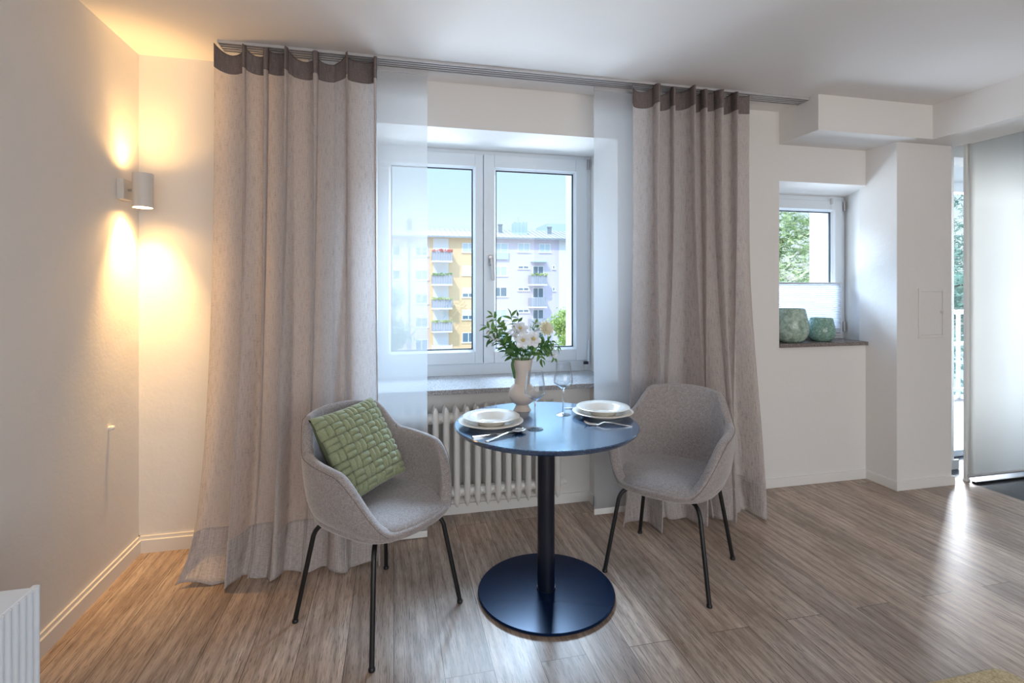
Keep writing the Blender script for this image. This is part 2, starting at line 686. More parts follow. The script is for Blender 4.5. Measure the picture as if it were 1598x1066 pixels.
def dup(root, loc=None, rotz=None, label=None):
    """copy a thing with its parts and their sub-parts"""
    r = root.copy()
    C.objects.link(r)
    if loc is not None:
        r.location = loc
    if rotz is not None:
        r.rotation_euler = (0, 0, rotz)
    if label:
        r['label'] = label
    for ch in list(root.children):
        c = ch.copy()
        C.objects.link(c)
        c.parent = r
        for g in list(ch.children):
            d = g.copy()
            C.objects.link(d)
            d.parent = c
    return r


def sstep(a, b, x):
    t = max(0.0, min(1.0, (x - a) / (b - a)))
    return t * t * (3 - 2 * t)


# ------------------------------------------------------------------ the room shell
XL, WY, CH = -1.248, 2.927, 2.5
FY = 3.36                      # room face of the main window
SFY = 3.15                     # room face of the small window


def voxel_wall(name, m, xs, ys, zs, solid):
    bm = bm_new()
    nx, ny, nz = len(xs) - 1, len(ys) - 1, len(zs) - 1

    def S(i, j, k):
        if not (0 <= i < nx and 0 <= j < ny and 0 <= k < nz):
            return False
        return solid((xs[i] + xs[i + 1]) / 2, (ys[j] + ys[j + 1]) / 2, (zs[k] + zs[k + 1]) / 2)
    vc = {}

    def V(i, j, k):
        if (i, j, k) not in vc:
            vc[(i, j, k)] = bm.verts.new((xs[i], ys[j], zs[k]))
        return vc[(i, j, k)]
    for i in range(nx):
        for j in range(ny):
            for k in range(nz):
                if not S(i, j, k):
                    continue
                if not S(i - 1, j, k): bm.faces.new((V(i, j, k), V(i, j, k + 1), V(i, j + 1, k + 1), V(i, j + 1, k)))
                if not S(i + 1, j, k): bm.faces.new((V(i + 1, j, k), V(i + 1, j + 1, k), V(i + 1, j + 1, k + 1), V(i + 1, j, k + 1)))
                if not S(i, j - 1, k): bm.faces.new((V(i, j, k), V(i + 1, j, k), V(i + 1, j, k + 1), V(i, j, k + 1)))
                if not S(i, j + 1, k): bm.faces.new((V(i, j + 1, k), V(i, j + 1, k + 1), V(i + 1, j + 1, k + 1), V(i + 1, j + 1, k)))
                if not S(i, j, k - 1): bm.faces.new((V(i, j, k), V(i, j + 1, k), V(i + 1, j + 1, k), V(i + 1, j, k)))
                if not S(i, j, k + 1): bm.faces.new((V(i, j, k + 1), V(i + 1, j, k + 1), V(i + 1, j + 1, k + 1), V(i, j + 1, k + 1)))
    return obj(name, bm, m, fix=False)


NL, NR = -0.10, 1.345          # window recess
RL, RR = -0.05, 1.196          # radiator niche
SL, SR = 2.505, 3.28           # small window recess
ZS = 0.715


def win_solid(x, y, z):
    if y > 3.45 and x > 2.2:
        return False                                             # outer face steps back at the right
    if NL < x < NR and ZS < z < 2.242 and y < 3.44:
        return False
    if -0.07 < x < 1.25 and 0.86 < z < 2.19:
        return False
    if RL < x < RR and z < ZS and y < 3.009:
        return False
    if SL < x < SR and 0.925 < z < 2.04 and y < 3.22:
        return False
    if y > 3.2 and 2.45 < x < 3.235 and 0.95 < z < 1.96:
        return False
    if x > 4.0 and x < 5.7 and z < 2.285:
        return False
    return True


w = voxel_wall('wall_back', 'wall', [-1.5, NL, -0.07, RL, RR, 1.25, NR, 2.2, 2.45, SL, 3.235, SR, 4.0, 5.7, 6.7],
               [WY, 3.009, 3.22, 3.44, 3.45, 3.63], [-0.1, 0, ZS, 0.86, 0.925, 0.95, 1.96, 2.04, 2.19, 2.242, 2.285, 2.62], win_solid)
struct(w, 'white plastered window wall behind curtains and table', 'wall')
bm = bm_new()
prism(bm, [(3.215, WY + .002), (3.281, WY + .002), (3.281, 3.16)], 'z', 0.93, 2.041)          # splayed reveal
prism(bm, [(WY + .002, 2.0405), (3.22, 1.99), (3.22, 2.045)], 'x', SL, 3.281)
o = obj('trim_reveal', bm, 'wall')
struct(o, 'white splayed reveal round the small window', 'trim')

bm = bm_new(); box(bm, XL - .25, XL, -3.4, 3.63, -0.1, 2.62)
struct(obj('wall_left', bm, 'wall'), 'white plastered left wall carrying the wall lamp', 'wall')
bm = bm_new(); box(bm, 6.4, 6.6, -3.4, 3.6, -0.1, 2.62)
struct(obj('wall_right', bm, 'wall'), 'white right wall of the room beyond the beam', 'wall')
w = voxel_wall('wall_rear', 'wall', [-1.5, -0.7, 3.5, 6.6], [-3.4, -3.15], [-0.1, 0.5, 2.4, 2.62], lambda x, y, z: not (-0.7 < x < 3.5 and 0.5 < z < 2.4))  # opening put in behind the camera to let fill light through
struct(w, 'white rear wall with a wide opening added for the fill light', 'wall')
bm = bm_new(); box(bm, -1.5, 6.6, -3.4, 3.63, CH, CH + .12)
struct(obj('ceiling', bm, 'ceiling'), 'smooth white ceiling', 'ceiling')
bm = bm_new(); box(bm, -1.5, 3.82, -3.4, 3.05, -0.1, 0)
struct(obj('floor', bm, 'floor'), 'grey brown oak plank floor', 'floor')
bm = bm_new(); box(bm, 3.82, 6.6, -3.4, 3.63, -0.1, -0.002)
struct(obj('floor_tile', bm, 'tile'), 'dark slate tile floor beyond the wooden floor', 'floor')

# pillar, bulkhead and beam
bm = bm_new(); box(bm, 3.21, 3.668, 2.70, WY + .05, -0.05, 2.29)
struct(obj('pillar', bm, 'wall'), 'white square pillar right of the small window', 'pillar')
bm = bm_new(); box(bm, 2.503, 3.72, 2.60, WY + .05, 2.283, CH + .05)
struct(obj('trim_bulkhead', bm, 'wall', bevel=.004), 'white boxed bulkhead above the small window', 'bulkhead')
bm = bm_new(); box(bm, 3.377, 3.735, -3.2, 2.62, 2.281, CH + .05)
struct(obj('beam', bm, 'wall', bevel=.004), 'white ceiling beam running towards the viewer on the right', 'beam')


# baseboards
def base_profile(t, h, two):
    if two:
        return [(0, 0), (-t, 0), (-t, h * .78), (-t * .55, h * .80), (-t * .55, h), (0, h)]
    return [(0, 0), (-t, 0), (-t, h), (0, h)]


bm = bm_new()
prism(bm, [(XL - a, z) for a, z in base_profile(.016, .082, True)], 'y', -3.2, WY)
struct(obj('baseboard_left', bm, 'white'), 'white stepped skirting along the left wall', 'baseboard')
bm = bm_new()
prism(bm, [(WY + a, z) for a, z in base_profile(.016, .082, True)], 'x', XL, RL)
struct(obj('baseboard_back', bm, 'white'), 'white stepped skirting between left corner and radiator', 'baseboard')
bm = bm_new()
box(bm, RL, RR, 3.009 - .014, 3.009, 0, .06)
box(bm, RR - .014, RR, WY - .014, 3.009 - .014, 0, .06)
box(bm, RR - .014, 3.21, WY - .014, WY, 0, .06)
struct(obj('baseboard_right', bm, 'white', bevel=.002), 'white plain skirting right of the radiator', 'baseboard')
bm = bm_new()
box(bm, 3.21 - .014, 3.21, 2.70 - .014, WY - .014, 0, .06)
box(bm, 3.21, 3.668 + .014, 2.70 - .014, 2.70, 0, .06)
box(bm, 3.668, 3.668 + .014, 2.70, WY, 0, .06)
box(bm, 3.682, 4.03, WY - .014, WY, 0, .07)
struct(obj('baseboard_pillar', bm, 'white', bevel=.002), 'white plain skirting round the pillar', 'baseboard')


# ------------------------------------------------------------------ windows
def sash(parent, x0, x1, z0, z1, gx0, gx1, gz0, gz1, y, name='sash'):
    bm = bm_new()
    d = 0.075
    for a in ((x0, gx0 - .012, z0, z1), (gx1 + .012, x1, z0, z1), (gx0 - .012, gx1 + .012, z0, gz0 - .012), (gx0 - .012, gx1 + .012, gz1 + .012, z1)):
        box(bm, a[0], a[1], y, y + d, a[2], a[3])
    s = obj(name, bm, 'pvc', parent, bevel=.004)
    bm = bm_new()                                                # sloped glazing bead
    o = [(gx0 - .012, gz0 - .012), (gx1 + .012, gz0 - .012), (gx1 + .012, gz1 + .012), (gx0 - .012, gz1 + .012)]
    i = [(gx0, gz0), (gx1, gz0), (gx1, gz1), (gx0, gz1)]
    A = [bm.verts.new((p[0], y + .006, p[1])) for p in o]
    B = [bm.verts.new((p[0], y + .022, p[1])) for p in i]
    D = [bm.verts.new((p[0], y + .034, p[1])) for p in i]
    E_ = [bm.verts.new((p[0], y + .034, p[1])) for p in o]
    for k in range(4):
        q = (k + 1) % 4
        for P, Q in ((A, B), (B, D), (D, E_), (E_, A)):
            bm.faces.new((P[k], P[q], Q[q], Q[k]))
    obj('glazing_bead', bm, 'pvc', s)
    bm = bm_new()
    g = .007
    for a in ((gx0, gx0 + g, gz0, gz1), (gx1 - g, gx1, gz0, gz1), (gx0, gx1, gz0, gz0 + g), (gx0, gx1, gz1 - g, gz1)):
        box(bm, a[0], a[1], y + .030, y + .042, a[2], a[3])
    obj('gasket', bm, 'gasket', s)
    bm = bm_new(); box(bm, gx0 - .006, gx1 + .006, y + .035, y + .041, gz0 - .006, gz1 + .006)
    obj('pane', bm, 'pane', s)
    return s


def lever(parent, x, y, z):
    bm = bm_new()
    box(bm, x - .014, x + .014, y - .010, y, z - .035, z + .035)
    h = obj('handle', bm, 'handle', parent, bevel=.004)
    bm = bm_new()
    tube(bm, [(x, y - .008, z + .004), (x, y - .045, z + .004)], .009, 12)
    tube(bm, [(x, y - .045, z + .014), (x + .006, y - .047, z - .05), (x + .012, y - .047, z - .135)], [.011, .010, .0085], 12)
    obj('lever', bm, 'handle', h, smooth=50)
    return h


win = thing('window_1', 'white double casement window behind the table', 'window')
win['kind'] = 'structure'
bm = bm_new()
y0 = FY + .012
for a in ((NL, -.045, .74, 2.242), (1.300, NR, .74, 2.242), (-.045, 1.300, .74, .832), (-.045, 1.300, 2.208, 2.242)):
    box(bm, a[0], a[1], y0, y0 + .07, a[2], a[3])
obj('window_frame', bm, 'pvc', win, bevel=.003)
sash(win, -.06, .579, .822, 2.216, -.018, .514, .915, 2.118, FY)
s = sash(win, .583, 1.315, .822, 2.216, .668, 1.220, .915, 2.118, FY)
lever(s, .628, FY, 1.51)
for z in (2.185, .845):
    bm = bm_new()
    tube(bm, [(1.320, FY - .006, z - .035), (1.320, FY - .006, z + .035)], .008, 12)
    obj('hinge', bm, 'handle' if z > 1 else 'pvc', win, smooth=50)
bm = bm_new(); box(bm, 1.285, 1.318, FY - .014, FY, .795, .815)
obj('hinge_bracket', bm, 'gasket', win, bevel=.002)
bm = bm_new()
tube(bm, [(1.322, FY - .004, .83), (1.322, FY - .004, .96)], .007, 10)
obj('hinge_cover', bm, 'pvc', win, smooth=50)
bm = bm_new()
box(bm, NL - .07, NR + .0, 2.905, FY + .012, .722, .750)
o = obj('trim_sill', bm, 'granite', bevel=.003)
struct(o, 'speckled grey granite sill under the main window', 'windowsill')

win2 = thing('window_2', 'small white window in the niche above the glass vases', 'window')
win2['kind'] = 'structure'
bm = bm_new()
y0 = SFY + .012
for a in ((SL, 2.545, .95, 2.0), (3.225, 3.275, .95, 2.0), (2.545, 3.225, .95, 1.0), (2.545, 3.225, 1.955, 2.0)):
    box(bm, a[0], a[1], y0, y0 + .055, a[2], a[3])
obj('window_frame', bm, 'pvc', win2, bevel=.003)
sash(win2, 2.53, 3.245, .985, 1.968, 2.60, 3.165, 1.06, 1.888, SFY)
for z in (1.93, 1.04):
    bm = bm_new()
    tube(bm, [(3.252, SFY - .008, z - .035), (3.252, SFY - .008, z + .035)], .008, 12)
    obj('hinge', bm, 'handle', win2, smooth=50)
bm = bm_new(); box(bm, SL - .001, 3.222, 2.907, SFY + .012, .928, .953)
struct(obj('trim_ledge', bm, 'granite_brown', bevel=.002), 'brown granite sill under the small window', 'windowsill')

# pleated shade on the lower half of the small window
pl = thing('pleated_shade', 'white pleated shade covering the lower half of the small window', 'blind')
bm = bm_new()
n = 24
zt, zb = 1.352, .99
pr = []
for i in range(2 * n + 1):
    pr.append((SFY - .016 - (.016 if i % 2 else 0), zb + (zt - zb) * i / (2 * n)))
A = [bm.verts.new((2.56, p[0], p[1])) for p in pr]
B = [bm.verts.new((3.20, p[0], p[1])) for p in pr]
for i in range(len(pr) - 1):
    bm.faces.new((A[i], B[i], B[i + 1], A[i + 1]))
obj('pleated_fabric', bm, 'pleat', pl, fix=False, solid=(.0012, 0))
bm = bm_new(); box(bm, 2.555, 3.205, SFY - .034, SFY - .006, zt, zt + .014)
obj('top_rail', bm, 'alu', pl, bevel=.003)
bm = bm_new(); box(bm, 2.555, 3.205, SFY - .034, SFY - .006, zb - .014, zb)
obj('bottom_rail', bm, 'alu', pl, bevel=.003)
bm = bm_new()
box(bm, 3.135, 3.15, SFY - .012, SFY, 1.94, 1.985)
obj('bracket', bm, 'alu', pl, bevel=.002)
for x in (2.62, 3.142):
    bm = bm_new()
    tube(bm, [(x, SFY - .02, zb), (x, SFY - .008, 1.95)], .0012, 6)
    obj('cord', bm, 'alu', pl)

# balcony door beyond the opening
win3 = thing('door_1', 'white glazed balcony door behind the roller blind', 'door')
win3['kind'] = 'structure'
yd = 3.13
bm = bm_new()
for a in ((4.0, 4.045, 0, 2.15), (5.64, 5.70, 0, 2.15), (4.045, 5.64, 2.075, 2.15), (4.045, 5.64, 0, .05), (4.84, 4.92, .05, 2.075)):
    box(bm, a[0], a[1], yd, yd + .07, a[2], a[3])
obj('door_frame', bm, 'pvc', win3, bevel=.003)
bm = bm_new(); box(bm, 4.0, 5.70, yd + .02, yd + .08, 2.15, 2.285)
obj('transom_panel', bm, 'pvc', win3)
for a, b in ((4.045, 4.84), (4.92, 5.64)):
    bm = bm_new(); box(bm, a, b, yd + .03, yd + .036, .05, 2.075)
    obj('pane', bm, 'pane', win3)

# roller blind hanging in the opening
rb = thing('roller_blind', 'white roller blind hanging over the glazed door at right', 'blind', (0, 0, 0))
bm = bm_new()
grid(bm, lambda u, v: (3.825 + 1.75 * u, 2.70 + .003 * math.sin(u * 9), .045 + 2.40 * v), 30, 4)
obj('blind_fabric', bm, 'blind', rb, smooth=180, solid=(.0012, 0))
bm = bm_new(); tube(bm, [(3.822, 2.70, .042), (5.578, 2.70, .042)], .010, 12)
obj('bottom_bar', bm, 'alu', rb, smooth=50)
bm = bm_new(); tube(bm, [(3.822, 2.735, 2.455), (5.578, 2.735, 2.455)], .030, 20)
obj('roller_tube', bm, 'alu', rb, smooth=50)
bm = bm_new(); box(bm, 3.818, 3.845, 2.713, 2.735, 0.012, 2.41)
box(bm, 3.815, 3.850, 2.712, 2.738, -0.002, .014)
o = obj('guide_post', bm, 'white', bevel=.003)
tag(o, 'slim white upright post beside the left edge of the roller blind', 'post')
bm = bm_new(); box(bm, 3.83, 6.3, 2.665, 2.69, -.004, .012)
struct(obj('trim_threshold', bm, 'black', bevel=.003), 'dark threshold bar on the tiles below the roller blind', 'threshold')

# inspection hatch in the pillar
ap = thing('access_panel', 'white metal inspection hatch set in the pillar', 'hatch', (0, 0, 0))
bm = bm_new()
hx0, hx1, hz0, hz1 = 3.383, 3.606, .992, 1.322
for a in ((hx0, hx0 + .02, hz0, hz1), (hx1 - .02, hx1, hz0, hz1), (hx0 + .02, hx1 - .02, hz0, hz0 + .02), (hx0 + .02, hx1 - .02, hz1 - .02, hz1)):
    box(bm, a[0], a[1], 2.693, 2.70, a[2], a[3])
obj('hatch_frame', bm, 'wall', ap, bevel=.002)
bm = bm_new(); box(bm, hx0 + .0225, hx1 - .0225, 2.6955, 2.70, hz0 + .0225, hz1 - .0225)
d = obj('hatch_door', bm, 'wall', ap, bevel=.001)
bm = bm_new(); tube(bm, [(3.573, 2.696, 1.165), (3.573, 2.690, 1.165)], .008, 16)
box(bm, 3.571, 3.575, 2.686, 2.691, 1.159, 1.171)
obj('lock', bm, 'steel', d, smooth=50)

# ------------------------------------------------------------------ left wall: sconce, knob, sideboard
sc = thing('wall_lamp', 'white cylinder up-down wall lamp glowing warm in the left corner', 'lamp', (XL, 2.755, 1.789))
bm = bm_new(); box(bm, 0, .030, -.043, .043, -.048, .048)
obj('wall_plate', bm, 'lamp', sc, bevel=.003)
bm = bm_new(); tube(bm, [(.028, 0, 0), (.052, 0, 0)], .006, 12)
obj('arm', bm, 'handle', sc, smooth=50)
bm = bm_new()
R, r_ = .042, .0385
lathe(bm, [(r_, -.08), (R, -.08), (R, .08), (r_, .08), (r_, -.08)], 40, (.091, 0, 0))
obj('shade', bm, 'lamp', sc, smooth=50)
bm = bm_new()
lathe(bm, [(0, -.006), (.0385, -.006), (.0385, .006), (0, .006)], 32, (.091, 0, 0))
obj('bulb_holder', bm, 'lamp', sc)
WARM = (1.0, 0.57, 0.19)
for s_ in (1, -1):
    light('sconce_bulb', 'SPOT', (XL + .091, 2.755, 1.789 + s_ * .048), 7, WARM, (PI if s_ > 0 else 0, 0, 0), spot_size=math.radians(165), spot_blend=0.7, shadow_soft_size=.03)
    light('sconce_beam', 'SPOT', (XL + .091, 2.755, 1.789 + s_ * .030), 17 if s_ > 0 else 95, WARM, ((PI if s_ > 0 else 0) + math.radians(-9) * s_, math.radians(-9) * s_, 0), spot_size=math.radians(84), spot_blend=1.0, shadow_soft_size=.03)

bm = bm_new()
lathe(bm, [(0, 0), (.008, 0), (.008, .004), (.010, .007), (.012, .013), (.010, .019), (.005, .022), (0, .0225)], 24)
o = obj('wall_peg', bm, 'white', smooth=60)
o.location = (XL, 2.651, .699)
o.rotation_euler = (0, PI / 2, 0)
tag(o, 'small round white peg on the left wall below the lamp', 'peg')

sb = thing('sideboard', 'pale fluted sideboard against the left wall at the bottom corner', 'cabinet', (XL, 0, 0))
SX, SY1, SZ = .392, 1.49, .597
bm = bm_new(); box(bm, .02, SX - .012, -.25, SY1 - .012, .04, SZ - .018)
obj('body', bm, 'cabinet', sb)
bm = bm_new(); box(bm, .018, SX - .004, -.26, SY1, SZ - .018, SZ)
obj('top', bm, 'cabinet', sb, bevel=.002)
bm = bm_new()
pts = []
y = -.25
p = .024
while y < SY1 - .004:
    for k in range(6):
        a = PI * k / 6
        pts.append((SX - .006 + .011 * math.sin(a), y + p * (.5 - .5 * math.cos(a))))
    y += p
pts.append((SX - .006, y))
pts += [(SX - .014, y), (SX - .014, -.25)]
prism(bm, pts, 'z', .045, SZ - .001)
obj('fluted_front', bm, 'cabinet', sb, smooth=35)

# ------------------------------------------------------------------ curtain track, curtains, sheers
tr = thing('curtain_track', 'long white multi-channel curtain track fixed to the ceiling', 'curtain track', (0, 0, 0))
bm = bm_new()
x0, x1 = -.807, 2.497
box(bm, x0, x1, 2.664, 2.768, CH - .004, CH)
for y in (2.664, 2.689, 2.714, 2.739, 2.764):
    box(bm, x0, x1, y, y + .004, CH - .013, CH - .004)
    if y < 2.76:
        box(bm, x0, x1, y + .004, y + .008, CH - .013, CH - .010)
        box(bm, x0, x1, y + .021, y + .025, CH - .013, CH - .010)
obj('rail', bm, 'alu', tr)
for x in (x0 - .003, x1):
    bm = bm_new(); box(bm, x, x + .003, 2.662, 2.770, CH - .015, CH)
    obj('end_cap', bm, 'alu', tr)


def curtain(name, label, xt0, xt1, xb0, xb1, folds, seed, forward, puddle):
    rnd = random.Random(seed)
    root = thing(name, label, 'curtain', ((xt0 + xt1) / 2, 2.68, 0), group='linen curtains')
    ph = [rnd.uniform(0, 2 * PI) for _ in range(8)]
    H = 2.488
    cx = (xt0 + xt1) / 2

    def phases(n):
        w_ = [rnd.uniform(.9, 1.9) if q % 2 == 0 else rnd.uniform(.35, .75) for q in range(int(2 * n) + 1)]
        tot = sum(w_)
        e = [0.0]
        for q in w_:
            e.append(e[-1] + q / tot)
        am_ = [rnd.uniform(.45, .8) if q % 2 == 0 else rnd.uniform(.9, 1.3) for q in range(len(w_))]

        def f(u):
            u = min(max(u, 0), .99999)
            for i in range(len(w_)):
                if u < e[i + 1]:
                    t = (u - e[i]) / (e[i + 1] - e[i])
                    return (1 if i % 2 == 0 else -1) * am_[i] * math.sin(PI * t) ** .62, t, i
            return 0, 0, 0
        return f
    f_top, f_low = phases(folds), phases(folds * .62)
    sags = [rnd.uniform(.1, 1.0) for _ in range(40)]

    def drift(u, t):
        k = (1 - t)
        return u + k * (.030 * math.sin(2 * PI * u * 1.5 + ph[1]) + .016 * math.sin(2 * PI * u * 4 + ph[2] + 2.5 * t)) * math.sin(PI * min(1, max(0, u))) ** .5

    def wave(u, t):
        """fold depth at u, t = 1 at the top"""
        a, _, _ = f_top(drift(u, t))
        b, _, _ = f_low(u)
        k = sstep(0.0, .85, t)
        c_ = math.sin(2 * PI * folds * 1.9 * u + ph[3] + 1.5 * t)
        d = a * .048 * (.50 + .50 * k) + b * (.105 * (1 - k) ** 1.2 + .020) + c_ * .0035
        return d if d < .03 else .03 + .03 * math.tanh((d - .03) / .03)

    def pt(u, v, back=0.0):
        z = H * v
        t = v
        s = (1 - t) ** 2.2
        xa = xt0 + (xt1 - xt0) * u
        xb = xb0 + (xb1 - xb0) * u
        x = xa + (xb - xa) * s
        a, ta, ia = f_top(drift(u, t))
        x += .022 * math.cos(PI * ta) * (1 if ia % 2 else -1) * (.5 + .5 * t)
        flare = math.exp(-z / .15)
        y = 2.68 + wave(u, t) - forward * (1 - t) ** 3
        b, tb_, ib = f_low(u)
        y -= puddle * flare * (.7 + .8 * b)
        edge = max(0.0, 1 - u / .05)
        x -= .05 * flare * edge
        # the header sags between its gliders, where the cloth swings back
        sag = .040 * sstep(.92, 1.0, v) * sags[ia] * math.sin(PI * ta) * (1 if ia % 2 == 0 else .35)
        z -= sag
        z += .012 * flare * (1 + math.sin(2 * PI * folds * .8 * u + ph[6])) * (1 - sstep(0, .1, v))
        return (x - cx, y - 2.68 + back, max(z, .004))
    W = (xt1 - xt0) * 2.0
    bm = bm_new()
    hem = .955
    grid(bm, lambda u, v: pt(u, .085 + (hem - .085) * v), 260, 90, lambda u, v: (u * W, v * 2.3))
    obj('cloth', bm, 'linen', root, smooth=180, fix=False)
    bm = bm_new()
    grid(bm, lambda u, v: pt(u, hem + (1 - hem) * v), 260, 10, lambda u, v: (u * W, 2.3 + v * .1))
    obj('header_band', bm, 'linen_head', root, smooth=180, fix=False, solid=(.003, 0), label='doubled header band, darkened for its lack of backlight')
    bm = bm_new()
    grid(bm, lambda u, v: pt(u, .085 * v), 260, 12, lambda u, v: (u * W, v * .1))
    obj('hem', bm, 'linen_hem', root, smooth=180, fix=False, solid=(.003, 0), label='doubled hem')
    return root


curtain('linen_curtain', 'taupe linen curtain left of the window, puddling by the cushioned chair', -.807, -.072, -.875, -.05, 5.5, 11, .09, .10)
curtain('linen_curtain', 'taupe linen curtain right of the window, hanging behind the bare chair', 1.345, 2.066, 1.29, 2.09, 6.0, 8, .04, .05)


def sheer(label, x0, x1, zb):
    root = thing('sheer_panel', label, 'sheer curtain', ((x0 + x1) / 2, 2.756, 0), group='white sheer panels')
    h = (x1 - x0) / 2
    bm = bm_new()
    grid(bm, lambda u, v: (-h + 2 * h * u, .002 * math.sin(u * 7 + v * 2), zb + .03 + (2.462 - zb - .03) * v), 24, 12)
    obj('sheer_fabric', bm, 'sheer', root, smooth=180, fix=False)
    bm = bm_new(); box(bm, -h, h, -.004, .004, 2.460, 2.486)
    obj('top_rail', bm, 'alu', root, bevel=.001)
    bm = bm_new(); box(bm, -h, h, -.006, .006, zb, zb + .032)
    obj('weight_bar', bm, 'white', root, bevel=.003)
    return root


sheer('white sheer panel beside the left curtain, behind the cushioned chair', -.42, .174, .004)
sheer('white sheer panel beside the right curtain, behind the bare chair', 1.119, 1.70, .026)

# ------------------------------------------------------------------ radiator
ra = thing('radiator', 'white column radiator under the granite sill', 'radiator', (0, 2.925, 0))
pitch = .0595
nsec = 16
xr = .972
for i in range(nsec):
    xc = xr - .03 - i * pitch
    bm = bm_new()
    for yc in (-.040, .040):
        # slim column with pointed ends
        prof = [(.0, .088), (.011, .105), (.018, .135), (.018, .610), (.012, .640), (.0, .655)]
        rings = []
        for r, z in prof:
            r = max(r, .0015)
            rings.append([bm.verts.new((xc + r * math.cos(2 * PI * k / 12), yc + 1.35 * r * math.sin(2 * PI * k / 12), z)) for k in range(12)])
        for a, b in zip(rings, rings[1:]):
            for k in range(12):
                bm.faces.new((a[k], a[(k + 1) % 12], b[(k + 1) % 12], b[k]))
    for z in (.165, .585):
        tube(bm, [(xc, -.044, z), (xc, .044, z)], .022, 14)
        tube(bm, [(xc - pitch / 2 - .0005, 0, z), (xc + pitch / 2 + .0005, 0, z)], .031, 18)
        tube(bm, [(xc - pitch / 2, -.012, z + .004), (xc + pitch / 2, -.012, z + .004)], .024, 14)
    obj('radiator_section', bm, 'radiator', ra, smooth=60)
bm = bm_new()
tube(bm, [(xr - .002, 0, .165), (xr + .022, 0, .165)], .024, 6)
tube(bm, [(xr + .02, 0, .165), (xr + .034, 0, .165)], .014, 12)
obj('end_plug', bm, 'radiator', ra, smooth=40)
for x in (.15, .80):
    bm = bm_new()
    tube(bm, [(x, .01, .17), (x, .084, .17)], .010, 10)
    obj('wall_bracket', bm, 'radiator', ra, smooth=50)


# ------------------------------------------------------------------ table
TX, TY, TZ = .648, 2.146, .743
tb = thing('bistro_table', 'round black pedestal table standing in front of the window', 'table', (TX, TY, 0))
bm = bm_new()
R = .398
lathe(bm, [(0, TZ - .022), (R - .014, TZ - .022), (R - .004, TZ - .012), (R, TZ - .004), (R - .003, TZ), (0, TZ)], 128)
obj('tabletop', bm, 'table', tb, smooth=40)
bm = bm_new()
lathe(bm, [(0, .016), (.0375, .016), (.0375, TZ - .022), (0, TZ - .022)], 40)
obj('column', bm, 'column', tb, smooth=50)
bm = bm_new()
lathe(bm, [(.0375, .026), (.041, .026), (.041, .016), (.0375, .016)], 40)
obj('collar', bm, 'column', tb, smooth=50)
bm = bm_new()
lathe(bm, [(0, .005), (.292, .005), (.297, .009), (.297, .014), (.293, .018), (0, .0185)], 128)
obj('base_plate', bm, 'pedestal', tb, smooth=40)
bm = bm_new()
lathe(bm, [(0, 0), (.288, 0), (.288, .005), (0, .005)], 96)
obj('felt_pad', bm, mat('brown_felt', (.16, .09, .05), .95), tb)


